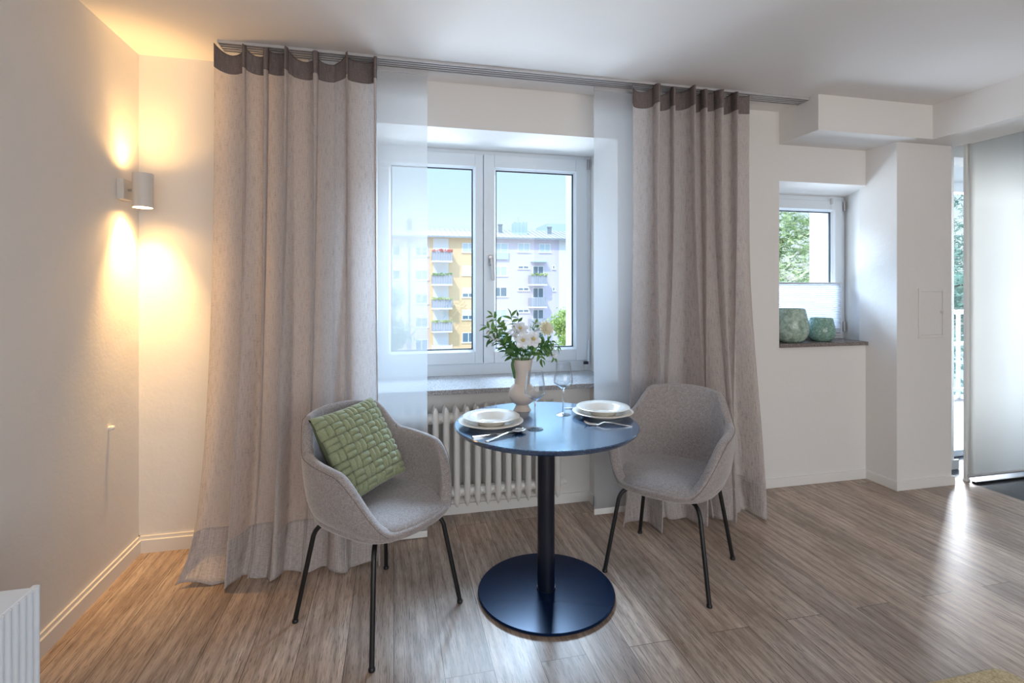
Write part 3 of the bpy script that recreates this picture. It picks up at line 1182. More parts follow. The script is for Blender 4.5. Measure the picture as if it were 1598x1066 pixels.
# ------------------------------------------------------------------ chairs
def make_chair(label):
    root = thing('tub_chair', label, 'chair', group='grey tub chairs')
    A_, B_, E = .275, .258, 2.5
    FR = [0, .40, .66, .86, .955, .99, 1.012, 1.024, 1.03]
    FZ = [0, 0, .03, .12, .27, .45, .63, .82, 1.0]
    Z0 = .395

    def rim(th):
        phi = abs(math.degrees(math.atan2(math.sin(th - PI / 2), math.cos(th - PI / 2))))
        h = .822 - .012 * sstep(0, 40, phi)
        h -= .120 * sstep(38, 68, phi)
        h -= .030 * sstep(66, 118, phi)
        h -= .220 * sstep(100, 156, phi)
        return h
    N = 120

    def sup(th):
        c, s = math.cos(th), math.sin(th)
        return A_ * math.copysign(abs(c) ** (2 / E), c), B_ * math.copysign(abs(s) ** (2 / E), s)
    bm = bm_new()
    cen = bm.verts.new((0, 0, Z0))
    rings = []
    for f, z in zip(FR[1:], FZ[1:]):
        ring = []
        for i in range(N):
            th = 2 * PI * i / N
            x, y = sup(th)
            H = rim(th)
            zz = Z0 + z * (H - Z0)
            back = max(0, math.sin(th)) ** 1.2
            lean = .13 * max(0, zz - .46) * back
            arm = 1 - .05 * sstep(.62, .80, zz) * (1 - back * .3)
            ring.append(bm.verts.new((x * f * arm, y * f + lean, zz)))
        rings.append(ring)
    for i in range(N):
        bm.faces.new((cen, rings[0][(i + 1) % N], rings[0][i]))
    for a, b in zip(rings, rings[1:]):
        for i in range(N):
            j = (i + 1) % N
            bm.faces.new((a[i], a[j], b[j], b[i]))
    sh = obj('shell', bm, 'uphol', root, subsurf=2, solid=(.044, -1))
    # seam lines where the arms meet the back, and round the rim outside
    bm = bm_new()
    for sgn in (1, -1):
        th = PI / 2 - sgn * math.radians(62)
        x, y = sup(th)
        H = rim(th)
        pts = []
        for k in range(9):
            zz = .50 + (H - .50) * k / 8
            f = 1.0 + .02 * k / 8 - .135
            pts.append((x * f * (1 - .05 * sstep(.62, .8, zz)), y * f + .13 * (zz - .46) * max(0, math.sin(th)) ** 1.2, zz))
        tube(bm, pts, .0012, 6)
    for zz_off in (.012,):
        pts = []
        for i in range(N + 1):
            th = 2 * PI * i / N
            phi = abs(math.degrees(math.atan2(math.sin(th - PI / 2), math.cos(th - PI / 2))))
            if phi > 150:
                continue
            x, y = sup(th)
            H = rim(th) - .016
            back = max(0, math.sin(th)) ** 1.2
            f = 1.029
            pts.append((phi, th, (x * f * (1 - .05 * sstep(.62, .8, H) * (1 - back * .3)), y * f + .13 * (H - .46) * back, H)))
        run = sorted(pts, key=lambda q: (q[1] + PI / 2 - 1e-6) % (2 * PI))
        tube(bm, [q[2] for q in run], .0010, 6)
    obj('seam', bm, 'seam', sh, label='dark stitched seam')
    # seat cushion running over the front edge
    bm = bm_new()
    NR_ = 72
    prof = [(0, .404), (.80, .404), (.93, .412), (.985, .430), (.985, .445), (.955, .460), (.88, .469), (.70, .470), (.40, .466), (0, .463)]
    rg = []
    for r, z in prof:
        if r == 0:
            rg.append([bm.verts.new((0, 0, z))])
            continue
        ring = []
        for i in range(NR_):
            th = 2 * PI * i / NR_
            x, y = sup(th)
            fr = sstep(.1, .9, -math.sin(th))
            k = .905 + .120 * fr
            zz = z - .012 * fr * (1 if r > .8 else .4)
            ring.append(bm.verts.new((x * r * (.905 + .06 * fr), y * r * k, zz)))
        rg.append(ring)
    for a, b in zip(rg, rg[1:]):
        for i in range(NR_):
            j = (i + 1) % NR_
            if len(a) == 1:
                bm.faces.new((a[0], b[j], b[i]))
            elif len(b) == 1:
                bm.faces.new((a[i], a[j], b[0]))
            else:
                bm.faces.new((a[i], a[j], b[j], b[i]))
    obj('seat', bm, 'uphol', root, subsurf=1)
    # tube legs
    for sx in (1, -1):
        for sy in (1, -1):
            bm = bm_new()
            foot = Vector((sx * .235, sy * .228, .008))
            top = Vector((sx * .186, sy * .180, .338))
            kn = Vector((sx * .176, sy * .170, .380))
            inn = Vector((sx * .085, sy * .085, .388))
            path = [foot, foot.lerp(top, .5), top] + [top * (1 - t) ** 2 + kn * 2 * t * (1 - t) + (kn + (inn - kn) * .3) * t * t for t in (.25, .5, .75, 1)] + [inn]
            tube(bm, path, .0095, 12)
            lg = obj('leg', bm, 'black', root, smooth=60)
            bm = bm_new()
            lathe(bm, [(0, 0), (.012, 0), (.0125, .008), (.010, .012), (0, .012)], 16, (foot.x, foot.y, 0))
            obj('glide', bm, 'black', lg, smooth=50)
    bm = bm_new()
    box(bm, -.10, .10, -.10, .10, .384, .396)
    obj('mounting_plate', bm, 'black', root)
    return root


ch1 = make_chair('grey upholstered tub chair left of the table, holding the green cushion')
ch2 = dup(ch1, (1.29, 2.22, 0), math.radians(-47.5), 'grey upholstered tub chair right of the table, with an empty seat')
ch1.location = (-.055, 2.17, 0)
ch1.rotation_euler = (0, 0, math.radians(42.4))

# ------------------------------------------------------------------ woven cushion on the left chair
cu = thing('woven_cushion', 'sage green basket-weave cushion leaning on the left chair', 'cushion', (0, 0, 0))
HS = .182


def pil(u, v, side):
    """pillow surface, u and v in -1..1"""
    e = max(0.0, (1 - u * u)) * max(0.0, (1 - v * v))
    t = .062 * e ** .42
    pin = 1 - .05 * (1 - u * u) * (v * v) - .0
    pin2 = 1 - .05 * (1 - v * v) * (u * u)
    return Vector((u * HS * pin2, side * t, v * HS * pin))


bm = bm_new()
grid(bm, lambda a, b: pil(a * 2 - 1, b * 2 - 1, -.86), 24, 24)
grid(bm, lambda a, b: pil(a * 2 - 1, b * 2 - 1, 1.0), 24, 24)
bmesh.ops.remove_doubles(bm, verts=bm.verts, dist=.0008)
obj('cushion_body', bm, 'greenback', cu, smooth=180)
bm = bm_new()
NC = 7
for i in range(NC):
    for j in range(NC):
        horiz = (i + j) % 2 == 0
        for k in range(2):
            u0, u1 = -1 + 2 * i / NC, -1 + 2 * (i + 1) / NC
            v0, v1 = -1 + 2 * j / NC, -1 + 2 * (j + 1) / NC
            if horiz:
                v0, v1 = (v0, (v0 + v1) / 2) if k == 0 else ((v0 + v1) / 2, v1)
            else:
                u0, u1 = (u0, (u0 + u1) / 2) if k == 0 else ((u0 + u1) / 2, u1)
            du, dv = (u1 - u0) * .035, (v1 - v0) * .035
            u0, u1, v0, v1 = u0 + du, u1 - du, v0 + dv, v1 - dv
            jit = random.uniform(-.02, .02)

            def strip(a, b, u0=u0, u1=u1, v0=v0, v1=v1, horiz=horiz, jit=jit):
                u = u0 + (u1 - u0) * a
                v = v0 + (v1 - v0) * b
                along, across = (a, b) if horiz else (b, a)
                h = (.0135 * (1 - abs(2 * across - 1) ** 2.6) * (.30 + .70 * (1 - abs(2 * along - 1) ** 3.5)) - .004) * (1 - .75 * max(abs(u), abs(v)) ** 8)
                if horiz:
                    v += jit * (v1 - v0) * math.sin(a * PI)
                else:
                    u += jit * (u1 - u0) * math.sin(b * PI)
                u = max(-1, min(1, u)); v = max(-1, min(1, v))
                p = pil(u, v, -1)
                return p + Vector((0, -h - .002, 0)) + Vector((u, 0, v)) * h * .25
            grid(bm, strip, 8, 8)
obj('woven_front', bm, 'green', cu, smooth=180, solid=(.003, 1))
# pose: bottom edge on the seat, top resting on the chair back
ang = math.radians(42.4)
cu.rotation_mode = 'XYZ'
lean = math.radians(-30)
cu.matrix_world = Matrix.Translation((-.140, 2.238, .660)) @ Matrix.Rotation(ang + .14, 4, 'Z') @ Matrix.Rotation(lean, 4, 'X') @ Matrix.Rotation(math.radians(-3), 4, 'Y')

# ------------------------------------------------------------------ things on the table
def plate_profile(R, rim_in, h, well):
    return [(0, .002), (well * .96, 0), (well, .003), (rim_in, h * .75), (R - .002, h), (R, h + .0018), (R - .002, h + .0032), (rim_in, h * .75 + .004), (well, .0065), (well * .9, .005), (0, .005)]


def plate(name, label, loc, R, rim_in, h, well, group):
    bm = bm_new()
    lathe(bm, plate_profile(R, rim_in, h, well), 72)
    o = obj(name, bm, 'porcelain', smooth=50)
    o.location = loc
    return tag(o, label, 'plate', group)


PL, PR_ = (.405, 2.154), (.937, 2.203)
for (px, py), side, tail in ((PL, 'left', 'by the cushioned chair'), (PR_, 'right', 'by the bare chair')):
    plate('dinner_plate', 'wide cream dinner plate under the soup plate %s' % tail, (px, py, TZ + .0005), .139, .098, .019, .088, 'dinner plates')
    plate('soup_plate', 'cream soup plate stacked on the dinner plate %s' % tail, (px + .002, py + .002, TZ + .0068), .122, .078, .032, .058, 'soup plates')


def wineglass(label, loc):
    root = thing('wine_glass', label, 'glass', loc, group='wine glasses')
    bm = bm_new()
    lathe(bm, [(0, .1185), (.010, .1205), (.030, .136), (.0445, .148), (.0452, .153), (.0425, .175), (.0325, .241), (.0319, .2416), (.0313, .241), (.0412, .175), (.0438, .153), (.0430, .1490), (.029, .1378), (.010, .1225), (0, .121)], 56)
    obj('bowl', bm, 'glass', root, smooth=60)
    bm = bm_new()
    lathe(bm, [(0, .008), (.0052, .010), (.0038, .022), (.0034, .10), (.0044, .112), (.0085, .1185), (0, .1183)], 24)
    obj('stem', bm, 'glass_solid', root, smooth=60)
    bm = bm_new()
    lathe(bm, [(0, 0), (.0345, 0), (.0352, .0012), (.030, .0028), (.012, .0065), (.0052, .010), (0, .0102)], 48)
    obj('foot', bm, 'glass', root, smooth=60)
    return root


wineglass('clear stemmed wine glass in front of the beige vase', (.571, 2.049, TZ))
wineglass('clear stemmed wine glass beside the right-hand plates', (.764, 2.255, TZ))


def flatware_base(name, label, a, b):
    """thing with local x along the piece, from the handle end a to the tip b"""
    d = Vector((b[0] - a[0], b[1] - a[1], 0))
    return thing(name, label, 'cutlery', (a[0], a[1], TZ), math.atan2(d.y, d.x)), d.length


def ribbon(bm, prof, th=.0016):
    """prof: list of (x, halfwidth, z)"""
    top, bot = [], []
    for x, hw, z in prof:
        top.append((bm.verts.new((x, -hw, z + th)), bm.verts.new((x, 0, z + th * 1.3)), bm.verts.new((x, hw, z + th))))
        bot.append((bm.verts.new((x, -hw, z)), bm.verts.new((x, 0, z)), bm.verts.new((x, hw, z))))
    for i in range(len(prof) - 1):
        for k in range(2):
            bm.faces.new((top[i][k], top[i + 1][k], top[i + 1][k + 1], top[i][k + 1]))
            bm.faces.new((bot[i][k], bot[i][k + 1], bot[i + 1][k + 1], bot[i + 1][k]))
        bm.faces.new((top[i][0], bot[i][0], bot[i + 1][0], top[i + 1][0]))
        bm.faces.new((top[i][2], top[i + 1][2], bot[i + 1][2], bot[i][2]))
    for i in (0, -1):
        t_, b_ = top[i], bot[i]
        bm.faces.new((t_[0], t_[1], t_[2], b_[2], b_[1], b_[0]))


def handle_prof(L):
    return [(0, .0055, .001), (.004, .0075, .001), (.03, .0070, .002), (.08, .0045, .006), (L, .0036, .009)]


def knife(label, a, b):
    o, L = flatware_base('knife', label, a, b)
    bm = bm_new()
    ribbon(bm, [(0, .006, .0), (.004, .0085, 0), (.05, .0082, 0), (.098, .0075, 0), (.102, .006, .001)], .006)
    obj('handle', bm, 'steel', o, smooth=40)
    bm = bm_new()
    ribbon(bm, [(.100, .006, .002), (.112, .0095, .002), (.17, .0105, .002), (.20, .008, .002), (.216, .002, .002)], .0016)
    obj('blade', bm, 'steel', o, smooth=40)
    return o


def spoon(label, a, b):
    o, L = flatware_base('spoon', label, a, b)
    bm = bm_new()
    ribbon(bm, [(0, .0055, .001), (.004, .0085, .001), (.03, .008, .003), (.085, .0045, .011), (.130, .0036, .014), (.146, .005, .011)])
    obj('handle', bm, 'steel', o, smooth=50)
    bm = bm_new()

    def bowl(u, v):
        a_ = 2 * PI * u
        r = v
        x = .178 + .035 * r * math.cos(a_)
        y = .0215 * r * math.sin(a_) * (1 - .12 * math.cos(a_))
        return (x, y, .0015 + .0115 * r * r)
    grid(bm, bowl, 28, 8, closed=True)
    bmesh.ops.remove_doubles(bm, verts=bm.verts, dist=.0002)
    obj('bowl', bm, 'steel', o, smooth=180, solid=(.0012, 1))
    return o


def fork(label, a, b):
    o, L = flatware_base('fork', label, a, b)
    bm = bm_new()
    ribbon(bm, [(0, .0055, .001), (.004, .0080, .001), (.03, .0075, .003), (.085, .0045, .012), (.118, .0038, .014), (.132, .008, .0085), (.142, .0122, .004), (.150, .0128, .002)])
    obj('handle', bm, 'steel', o, smooth=50)
    for k in range(4):
        bm = bm_new()
        y = -.0105 + k * .007
        pts = catmull([(.149, y, .0028), (.170, y * .97, .0035), (.188, y * .95, .008), (.203, y * .93, .0150)], 5)
        tube(bm, pts, [.0021] * (len(pts) - 3) + [.0018, .0014, .0009], 8)
        obj('tine', bm, 'steel', o, smooth=60)
    return o


knife('steel knife lying in front of the left plates, its blade tucked under the rim', (.300, 1.985), (.50, 2.035))
spoon('steel spoon lying at the table edge in front of the left plates', (.343, 1.925), (.575, 2.062))
fork('steel fork whose handle end shows beyond the left plates', (.276, 2.255), (.47, 2.325))
fork('steel fork lying at the table edge in front of the right plates', (.985, 1.998), (.815, 2.062))
knife('steel knife lying behind the right plates, blade towards the window', (1.02, 2.345), (.82, 2.36))

# beige vase with the bouquet
VX, VY = .600, 2.381
bm = bm_new()
prof = [(0, 0), (.0424, 0), (.0428, .002), (.036, .012), (.0305, .024), (.0300, .029)]
for k in range(1, 12):
    a = -1.065 + (1.065 + .94) * k / 12
    prof.append((.0645 * math.cos(a), .080 + .0585 * math.sin(a)))
prof += [(.0366, .128), (.0364, .134), (.0395, .170), (.0440, .205), (.0500, .2435), (.0485, .2445), (.0425, .205), (.0345, .140), (.030, .125), (0, .06)]
lathe(bm, prof, 56)
o = obj('vase', bm, 'ceramic', smooth=34)
o.location = (VX, VY, TZ)
tag(o, 'beige ceramic vase with bulbous belly, holding the bouquet', 'vase')
VT = TZ + .235


def at_vase(px, py, yoff):
    """point near the bouquet on the plane y = VY + yoff seen at a photo position (used to read the flowers off the photo)"""
    k = (px - 799) / 799
    T = math.radians(13)
    rx, ry = math.sin(T) + k * math.cos(T), math.cos(T) - k * math.sin(T)
    t = (VY + yoff) / ry
    return Vector((t * rx, VY + yoff, 1.336 - (py - 447) / 799 * t))


def frame(nrm):
    n_ = Vector(nrm).normalized()
    a = n_.orthogonal().normalized()
    return a, n_.cross(a), n_


def stem_path(head, nrm):
    base = Vector((VX + random.uniform(-.012, .012), VY + random.uniform(-.012, .012), TZ + .08))
    neck = Vector((VX + (head.x - VX) * .28, VY + (head.y - VY) * .28, VT + .01))
    n_ = Vector(nrm).normalized()
    return catmull([base, neck, neck.lerp(head, .6) + Vector((0, 0, .012)), head - n_ * .006], 6)


def flower(name, label, head, nrm, R, petals, layers, mp, group):
    root = thing(name, label, 'flower', head, group=group)
    a, b, n_ = frame(nrm)
    bm = bm_new()
    for L in range(layers):
        cup = .10 + .62 * L / max(1, layers)
        RR_ = R * (1 - .14 * L)
        np_ = petals if layers == 1 else petals + (2 - L)
        for k in range(np_):
            th = 2 * PI * k / np_ + L * .4 + random.uniform(-.08, .08)
            d = a * math.cos(th) + b * math.sin(th)
            w = d.cross(n_)
            wid = RR_ * (1.05 if layers == 1 else .95) * math.sin(PI / max(np_, 4)) * 1.5
            tw = random.uniform(-.15, .15)

            def pet(u, v, d=d, w=w, RR_=RR_, wid=wid, cup=cup, tw=tw, L=L):
                r = RR_ * (.08 + .92 * v)
                sh = math.sin(PI * min(1, .12 + .80 * v) ** .85) ** .6
                s = (u - .5) * wid * sh
                lift = cup * RR_ * v ** 1.4 - .10 * RR_ * v ** 4 + .10 * RR_ * (2 * u - 1) ** 2 * v + .02 * RR_ * math.sin(u * 9 + v * 4) + L * .003
                return d * r + w * s + n_ * (lift + tw * s)
            grid(bm, pet, 6, 7)
    obj('petals', bm, mp, root, smooth=180, fix=False, solid=(.0006, 0))
    bm = bm_new()
    bmesh.ops.create_icosphere(bm, subdivisions=2, radius=R * (.16 if layers == 1 else .11))
    for v in bm.verts:
        v.co = v.co * random.uniform(.9, 1.1) + n_ * (R * .08)
    if layers == 1:
        for k in range(14):
            th = 2 * PI * k / 14
            d = a * math.cos(th) + b * math.sin(th)
            tube(bm, [n_ * R * .1 + d * R * .1, n_ * R * .22 + d * R * .24], .0007, 5)
    obj('flower_center', bm, 'pollen', root, smooth=180)
    bm = bm_new()
    tube(bm, [p - head for p in stem_path(head, nrm)], .0021, 7)
    obj('stem', bm, 'stem', root, smooth=180)
    return root


flower('white_anemone', 'white open flower facing the table, left of the pair', at_vase(816, 531, -.055), (-.05, -1, .18), .042, 6, 1, 'petal', 'white open flowers')
flower('white_anemone', 'white open flower facing the table, right of the pair', at_vase(832, 529, -.05), (.18, -1, .22), .042, 6, 1, 'petal', 'white open flowers')
flower('white_anemone', 'white open flower tilted upward above the front pair', at_vase(812, 513, -.02), (-.25, -.7, .75), .040, 6, 1, 'petal', 'white open flowers')
flower('cream_dahlia', 'cream yellow many-petalled flower at the right of the bouquet', at_vase(852, 513, -.01), (.25, -.9, .3), .041, 13, 5, 'petal_cream', None)


def leaf(bm, p, d, L, W, nrm=None, curl=.25):
    d = Vector(d).normalized()
    n_ = Vector(nrm) if nrm is not None else Vector((random.uniform(-.5, .5), random.uniform(-1, .1), random.uniform(.2, 1)))
    w = d.cross(n_).normalized()
    n_ = w.cross(d).normalized()

    def f(u, v):
        hw = W * math.sin(PI * (v * .94 + .03)) ** .8 * (1.15 - .5 * v)
        return p + d * (L * v) + w * ((u - .5) * hw) + n_ * (abs(u - .5) * hw * .45 - curl * L * v * v)
    grid(bm, f, 2, 5)


def sprig(name, label, tip, tilt, nleaf, L, W, m, group, spread=.55, start=.35):
    head = tip
    base = Vector((VX, VY, TZ + .10))
    root = thing(name, label, 'foliage', (VX, VY, TZ + .10), group=group)
    mid = Vector((VX + (tip.x - VX) * .30, VY + (tip.y - VY) * .3, VT + .01))
    path = catmull([base, mid, mid.lerp(tip, .55) + Vector((0, 0, tilt)), tip], 8)
    bm = bm_new()
    tube(bm, [p - base for p in path], [.0019 - .0011 * i / len(path) for i in range(len(path))], 6)
    obj('stem', bm, 'stem', root, smooth=180)
    bm = bm_new()
    n = len(path)
    for k in range(nleaf):
        t = start + (1 - start) * (k + .5) / nleaf
        i = min(n - 2, int(t * (n - 1)))
        p = path[i].lerp(path[i + 1], t * (n - 1) - i)
        ax = (path[i + 1] - path[i]).normalized()
        side = ax.cross(Vector((0, -1, .3))).normalized() * (1 if k % 2 else -1)
        d = ax * (1 - spread) + side * spread + Vector((random.uniform(-.2, .2), random.uniform(-.3, .2), random.uniform(-.25, .15)))
        leaf(bm, p - base, d, L * random.uniform(.75, 1.15), W * random.uniform(.8, 1.15))
    leaf(bm, path[-1] - base, path[-1] - path[-3], L * .8, W * .8)
    obj('leaves', bm, m, root, smooth=180, fix=False, solid=(.0005, 0))
    return root


G1 = 'leafy stems in the vase'
for lab, px, py, yo, tilt, nl, L, W, m in (
    ('leafy green stem reaching highest at upper left of the bouquet', 768, 492, .0, .03, 11, .040, .017, 'leaf'),
    ('leafy green stem stretching furthest left of the bouquet', 759, 510, -.02, .03, 13, .038, .016, 'leaf'),
    ('drooping leafy stem at the lower left of the bouquet', 764, 528, -.03, .02, 13, .042, .015, 'leaf_dark'),
    ('upright pointed-leaf stem left of the white flowers', 797, 492, .02, .01, 12, .046, .018, 'leaf'),
    ('bud-tipped upright stem behind the white flowers', 808, 494, .05, .01, 9, .036, .014, 'leaf_dark'),
    ('arching leafy stem at the far right of the bouquet', 870, 541, -.01, .055, 12, .036, .017, 'leaf'),
    ('broad dark leafy stem below the cream flower', 851, 540, -.03, .02, 10, .050, .026, 'leaf_dark'),
    ('short leafy stem hanging over the vase rim at right', 846, 562, -.05, .035, 8, .036, .022, 'leaf'),
    ('short leafy stem filling the vase mouth under the flowers', 822, 546, -.055, .01, 11, .036, .026, 'leaf_dark'),
    ('leafy stem filling the vase mouth at left', 795, 541, -.04, .015, 11, .042, .022, 'leaf_dark'),
    ('leafy stem hanging low at right of the vase rim', 865, 560, -.03, .04, 8, .030, .019, 'leaf'),
    ('bushy leafy stem left of the white flowers, below the tallest stem', 781, 507, .01, .02, 14, .034, .018, 'leaf'),
    ('leafy stem curving over the left side of the bouquet', 774, 519, .03, .03, 14, .036, .016, 'leaf_dark'),
    ('leafy stem just left of the vase mouth, under the white flowers', 789, 531, .0, .015, 12, .040, .020, 'leaf'),
    ('leafy stem right of the white flowers, under the cream flower', 842, 531, .01, .015, 12, .036, .018, 'leaf'),
    ('leafy stem rising between dahlia and white flowers', 836, 505, .03, .01, 9, .036, .017, 'leaf')):
    sprig('leafy_stem', lab, at_vase(px, py, yo), tilt, nl, L, W, m, G1)

# one long leaf hanging over the rim
bm = bm_new()
pts = catmull([(VX - .012, VY - .02, VT - .03), (VX - .040, VY - .030, VT + .016), (VX - .056, VY - .033, VT - .006), (VX - .050, VY - .036, VT - .045), (VX - .046, VY - .036, VT - .075)], 6)
tube(bm, pts, [.002] * 6 + [.004 + .0035 * math.sin(PI * i / (len(pts) - 6)) for i in range(len(pts) - 6)], 8)
o = obj('catkin_strand', bm, 'leaf_dark', smooth=180)
tag(o, 'green strand hanging down the left side of the beige vase', 'foliage')


def gyp(label, center, rad, n, seed):
    rnd = random.Random(seed)
    root = thing('baby_breath_sprig', label, 'flower', (VX, VY, VT), group='sprigs of tiny white blossoms')
    org = Vector((VX, VY, VT))
    cen = center - org
    bs, bf = bm_new(), bm_new()
    hub = cen * .62
    tube(bs, catmull([Vector((0, 0, -.10)), cen * .25 + Vector((0, 0, .01)), hub], 5), .0011, 5)
    for k in range(n):
        while True:
            p = Vector((rnd.uniform(-1, 1), rnd.uniform(-1, 1), rnd.uniform(-1, 1)))
            if p.length < 1:
                break
        p = cen + Vector((p.x * rad, p.y * rad * .6, p.z * rad))
        tube(bs, [hub, hub.lerp(p, .6) + Vector((0, 0, .004)), p], .0005, 4, cap=False)
        r = rnd.uniform(.0028, .0050)
        for q in range(5):
            th = 2 * PI * q / 5 + k
            d = Vector((math.cos(th), -.3, math.sin(th)))
            m_ = Matrix.Translation(p + d * r * .6) @ Matrix.Diagonal((r * .75, r * .6, r * .75, 1))
            bmesh.ops.create_icosphere(bf, subdivisions=1, radius=1, matrix=m_)
    obj('twigs', bs, 'stem', root)
    b = obj('blossoms', bf, 'petal', root, smooth=180)
    b['kind'] = 'stuff'
    return root


gyp('sprig of tiny white blossoms at the left edge of the bouquet', at_vase(768, 522, -.03), .042, 34, 1)
gyp('sprig of tiny white blossoms in the middle of the bouquet', at_vase(802, 516, -.06), .030, 30, 2)
gyp('sprig of tiny white blossoms left of the cream flower', at_vase(834, 508, .03), .030, 26, 3)
gyp('sprig of tiny white blossoms at the lower right of the bouquet', at_vase(863, 549, -.01), .034, 34, 4)

# green glass vases on the small sill
def bowlvase(name, label, x, y, s, m):
    bm = bm_new()
    pr_ = [(0, 0), (.052, 0), (.066, .008), (.082, .030), (.0905, .062), (.0890, .095), (.0810, .135), (.0725, .176), (.0700, .180), (.0675, .177), (.0765, .135), (.0845, .095), (.0855, .062), (.077, .032), (.05, .010), (0, .009)]
    lathe(bm, [(r * s[0], z * s[1]) for r, z in pr_], 56)
    o = obj(name, bm, m, smooth=60)
    o.location = (x, y, .953)
    return tag(o, label, 'vase')


bowlvase('glass_vase', 'large clouded green glass vase on the small window sill', 2.668, 3.012, (1.28, 1.28), 'vase1')
bowlvase('glass_vase', 'small speckled green glass vase on the small window sill', 2.930, 3.020, (.98, .90), 'vase2')

# wool rug whose corner enters at the lower right
bm = bm_new()
x0, x1, y0, y1, rr = .75, 2.05, -.6, 1.347, .05
out = []
for cx, cy, a0 in ((x1 - rr, y1 - rr, 0), (x0 + rr, y1 - rr, 90), (x0 + rr, y0 + rr, 180), (x1 - rr, y0 + rr, 270)):
    for k in range(9):
        a = math.radians(a0 + 90 * k / 8)
        out.append((cx + rr * math.cos(a), cy + rr * math.sin(a)))
prism(bm, out, 'z', .001, .024)
o = obj('rug', bm, 'rug', bevel=.008)
tag(o, 'mustard wool rug, one rounded corner showing at the lower right', 'rug')

# ------------------------------------------------------------------ outside: yard, houses, trees, balcony
bm = bm_new(); box(bm, -80, 120, 4.2, 160, -9.4, -9.0)
struct(obj('ground', bm, 'pale_ground'), 'unseen yard ground between the houses, made pale to bounce light', 'ground')

BY = 60.0


def fac(px, py, y=BY):
    """point on the facade plane across the yard, read off the photo: returns x, z"""
    k = (px - 799) / 799
    T = math.radians(13)
    rx, ry = math.sin(T) + k * math.cos(T), math.cos(T) - k * math.sin(T)
    t = y / ry
    return t * rx, 1.336 - (py - 447) / 799 * t


def house(label, x0, x1, m, eave, ridge):
    h = thing('apartment_building', label, 'building', ((x0 + x1) / 2, BY, -9), group='apartment houses across the yard')
    cx = (x0 + x1) / 2
    bm = bm_new(); box(bm, x0 - cx, x1 - cx, 0, 11, 0, eave + 9)
    obj('facade', bm, m, h)
    bm = bm_new()
    prism(bm, [(-.7, eave + 8.95), (5.5, ridge + 9), (11.7, eave + 8.95)], 'x', x0 - cx, x1 - cx)
    xx = x0 - cx + .3
    while xx < x1 - cx:
        tube(bm, [(xx, -.7, eave + 9.0), (xx, 5.5, ridge + 9.05)], .05, 5)
        xx += .62
    rf = obj('roof', bm, 'roof', h)
    bm = bm_new()
    box(bm, x0 - cx, x1 - cx, -.85, -.62, eave + 8.80, eave + 8.98)
    obj('gutter', bm, 'sky_metal', rf)
    return h, cx


def hwin(h, cx, px0, px1, py0, py1, nl=2, blind=0.0, glass='far_glass', frame_m='fwhite'):
    xa, za = fac(px0, py0)
    xb, zb = fac(px1, py1)
    za += 9; zb += 9; xa -= cx; xb -= cx
    bm = bm_new()
    t = .09
    box(bm, xa, xb, -.05, .02, za - t, za)
    box(bm, xa - .08, xb + .08, -.14, .02, zb - .05, zb + t)
    for k in range(nl + 1):
        x = xa + (xb - xa - t) * k / nl
        box(bm, x, x + t, -.05, .02, zb + t, za - t)
    if blind:
        box(bm, xa + t, xb - t, -.03, .015, za - (za - zb) * blind, za - t)
    f = obj('window', bm, frame_m, h)
    bm = bm_new(); box(bm, xa + t, xb - t, -.015, .01, zb + t, za - t)
    obj('pane', bm, glass, f)
    return f


def balcony(h, cx, px0, px1, py0, py1, depth=1.25, flowers=None, panel='railing_panel'):
    xa, za = fac(px0, py0, BY - depth)
    xb, zb = fac(px1, py1, BY - depth)
    za += 9; zb += 9; xa -= cx; xb -= cx
    bm = bm_new()
    box(bm, xa, xb, -depth, 0, zb - .06, zb + .12)
    b = obj('balcony', bm, 'fwhite', h)
    bm = bm_new()
    n = max(8, int((xb - xa) / .14))
    pts = []
    for i in range(n + 1):
        x = xa + (xb - xa) * i / n
        pts.append((x, -depth + (.02 if i % 2 else -.02)))
    pts += [(xb, -depth + .06), (xa, -depth + .06)]
    prism(bm, pts, 'z', zb + .12, za)
    for x in (xa, xb - .04):
        box(bm, x, x + .04, -depth + .05, 0, zb + .12, za)
    obj('railing', bm, panel, b)
    if flowers:
        bm = bm_new()
        rnd = random.Random(int(px0 * 7 + py0))
        for k in range(70):
            p = Vector((rnd.uniform(xa, xb), -depth - .05 + rnd.uniform(-.12, .1), za + rnd.uniform(-.05, .22)))
            bmesh.ops.create_icosphere(bm, subdivisions=1, radius=rnd.uniform(.04, .10), matrix=Matrix.Translation(p))
        f = obj('balcony_flowers', bm, flowers, b)
        f['kind'] = 'stuff'
    return b


xl, _ = fac(560, 370); xo0, ze = fac(671, 368.5); xo1, _ = fac(757, 370); xl1, _ = fac(872.5, 372); xw1, _ = fac(960, 374)
zr = 8.75
# pale pink house seen through the left sheer
h, cx = house('pale pink house across the yard, seen through the left sheer', xl - 8, xo0, 'pink', ze, zr)
for py in (384, 421, 458, 495, 530):
    hwin(h, cx, 648, 668, py, py + 16)
for py in (384, 421, 458):
    hwin(h, cx, 612, 625, py, py + 16, 1)
bm = bm_new()
x, z = fac(638, 370)
tube(bm, [(x - cx, -.12, 3), (x - cx, -.12, z + 8.9)], .09, 8)
obj('downpipe', bm, 'sky_metal', h)
x, z = fac(640, 352)
bm = bm_new(); box(bm, x - cx - .3, x - cx + .35, 3.0, 3.7, z + 8.6, z + 10.2)
obj('chimney', bm, 'sky_metal', h)
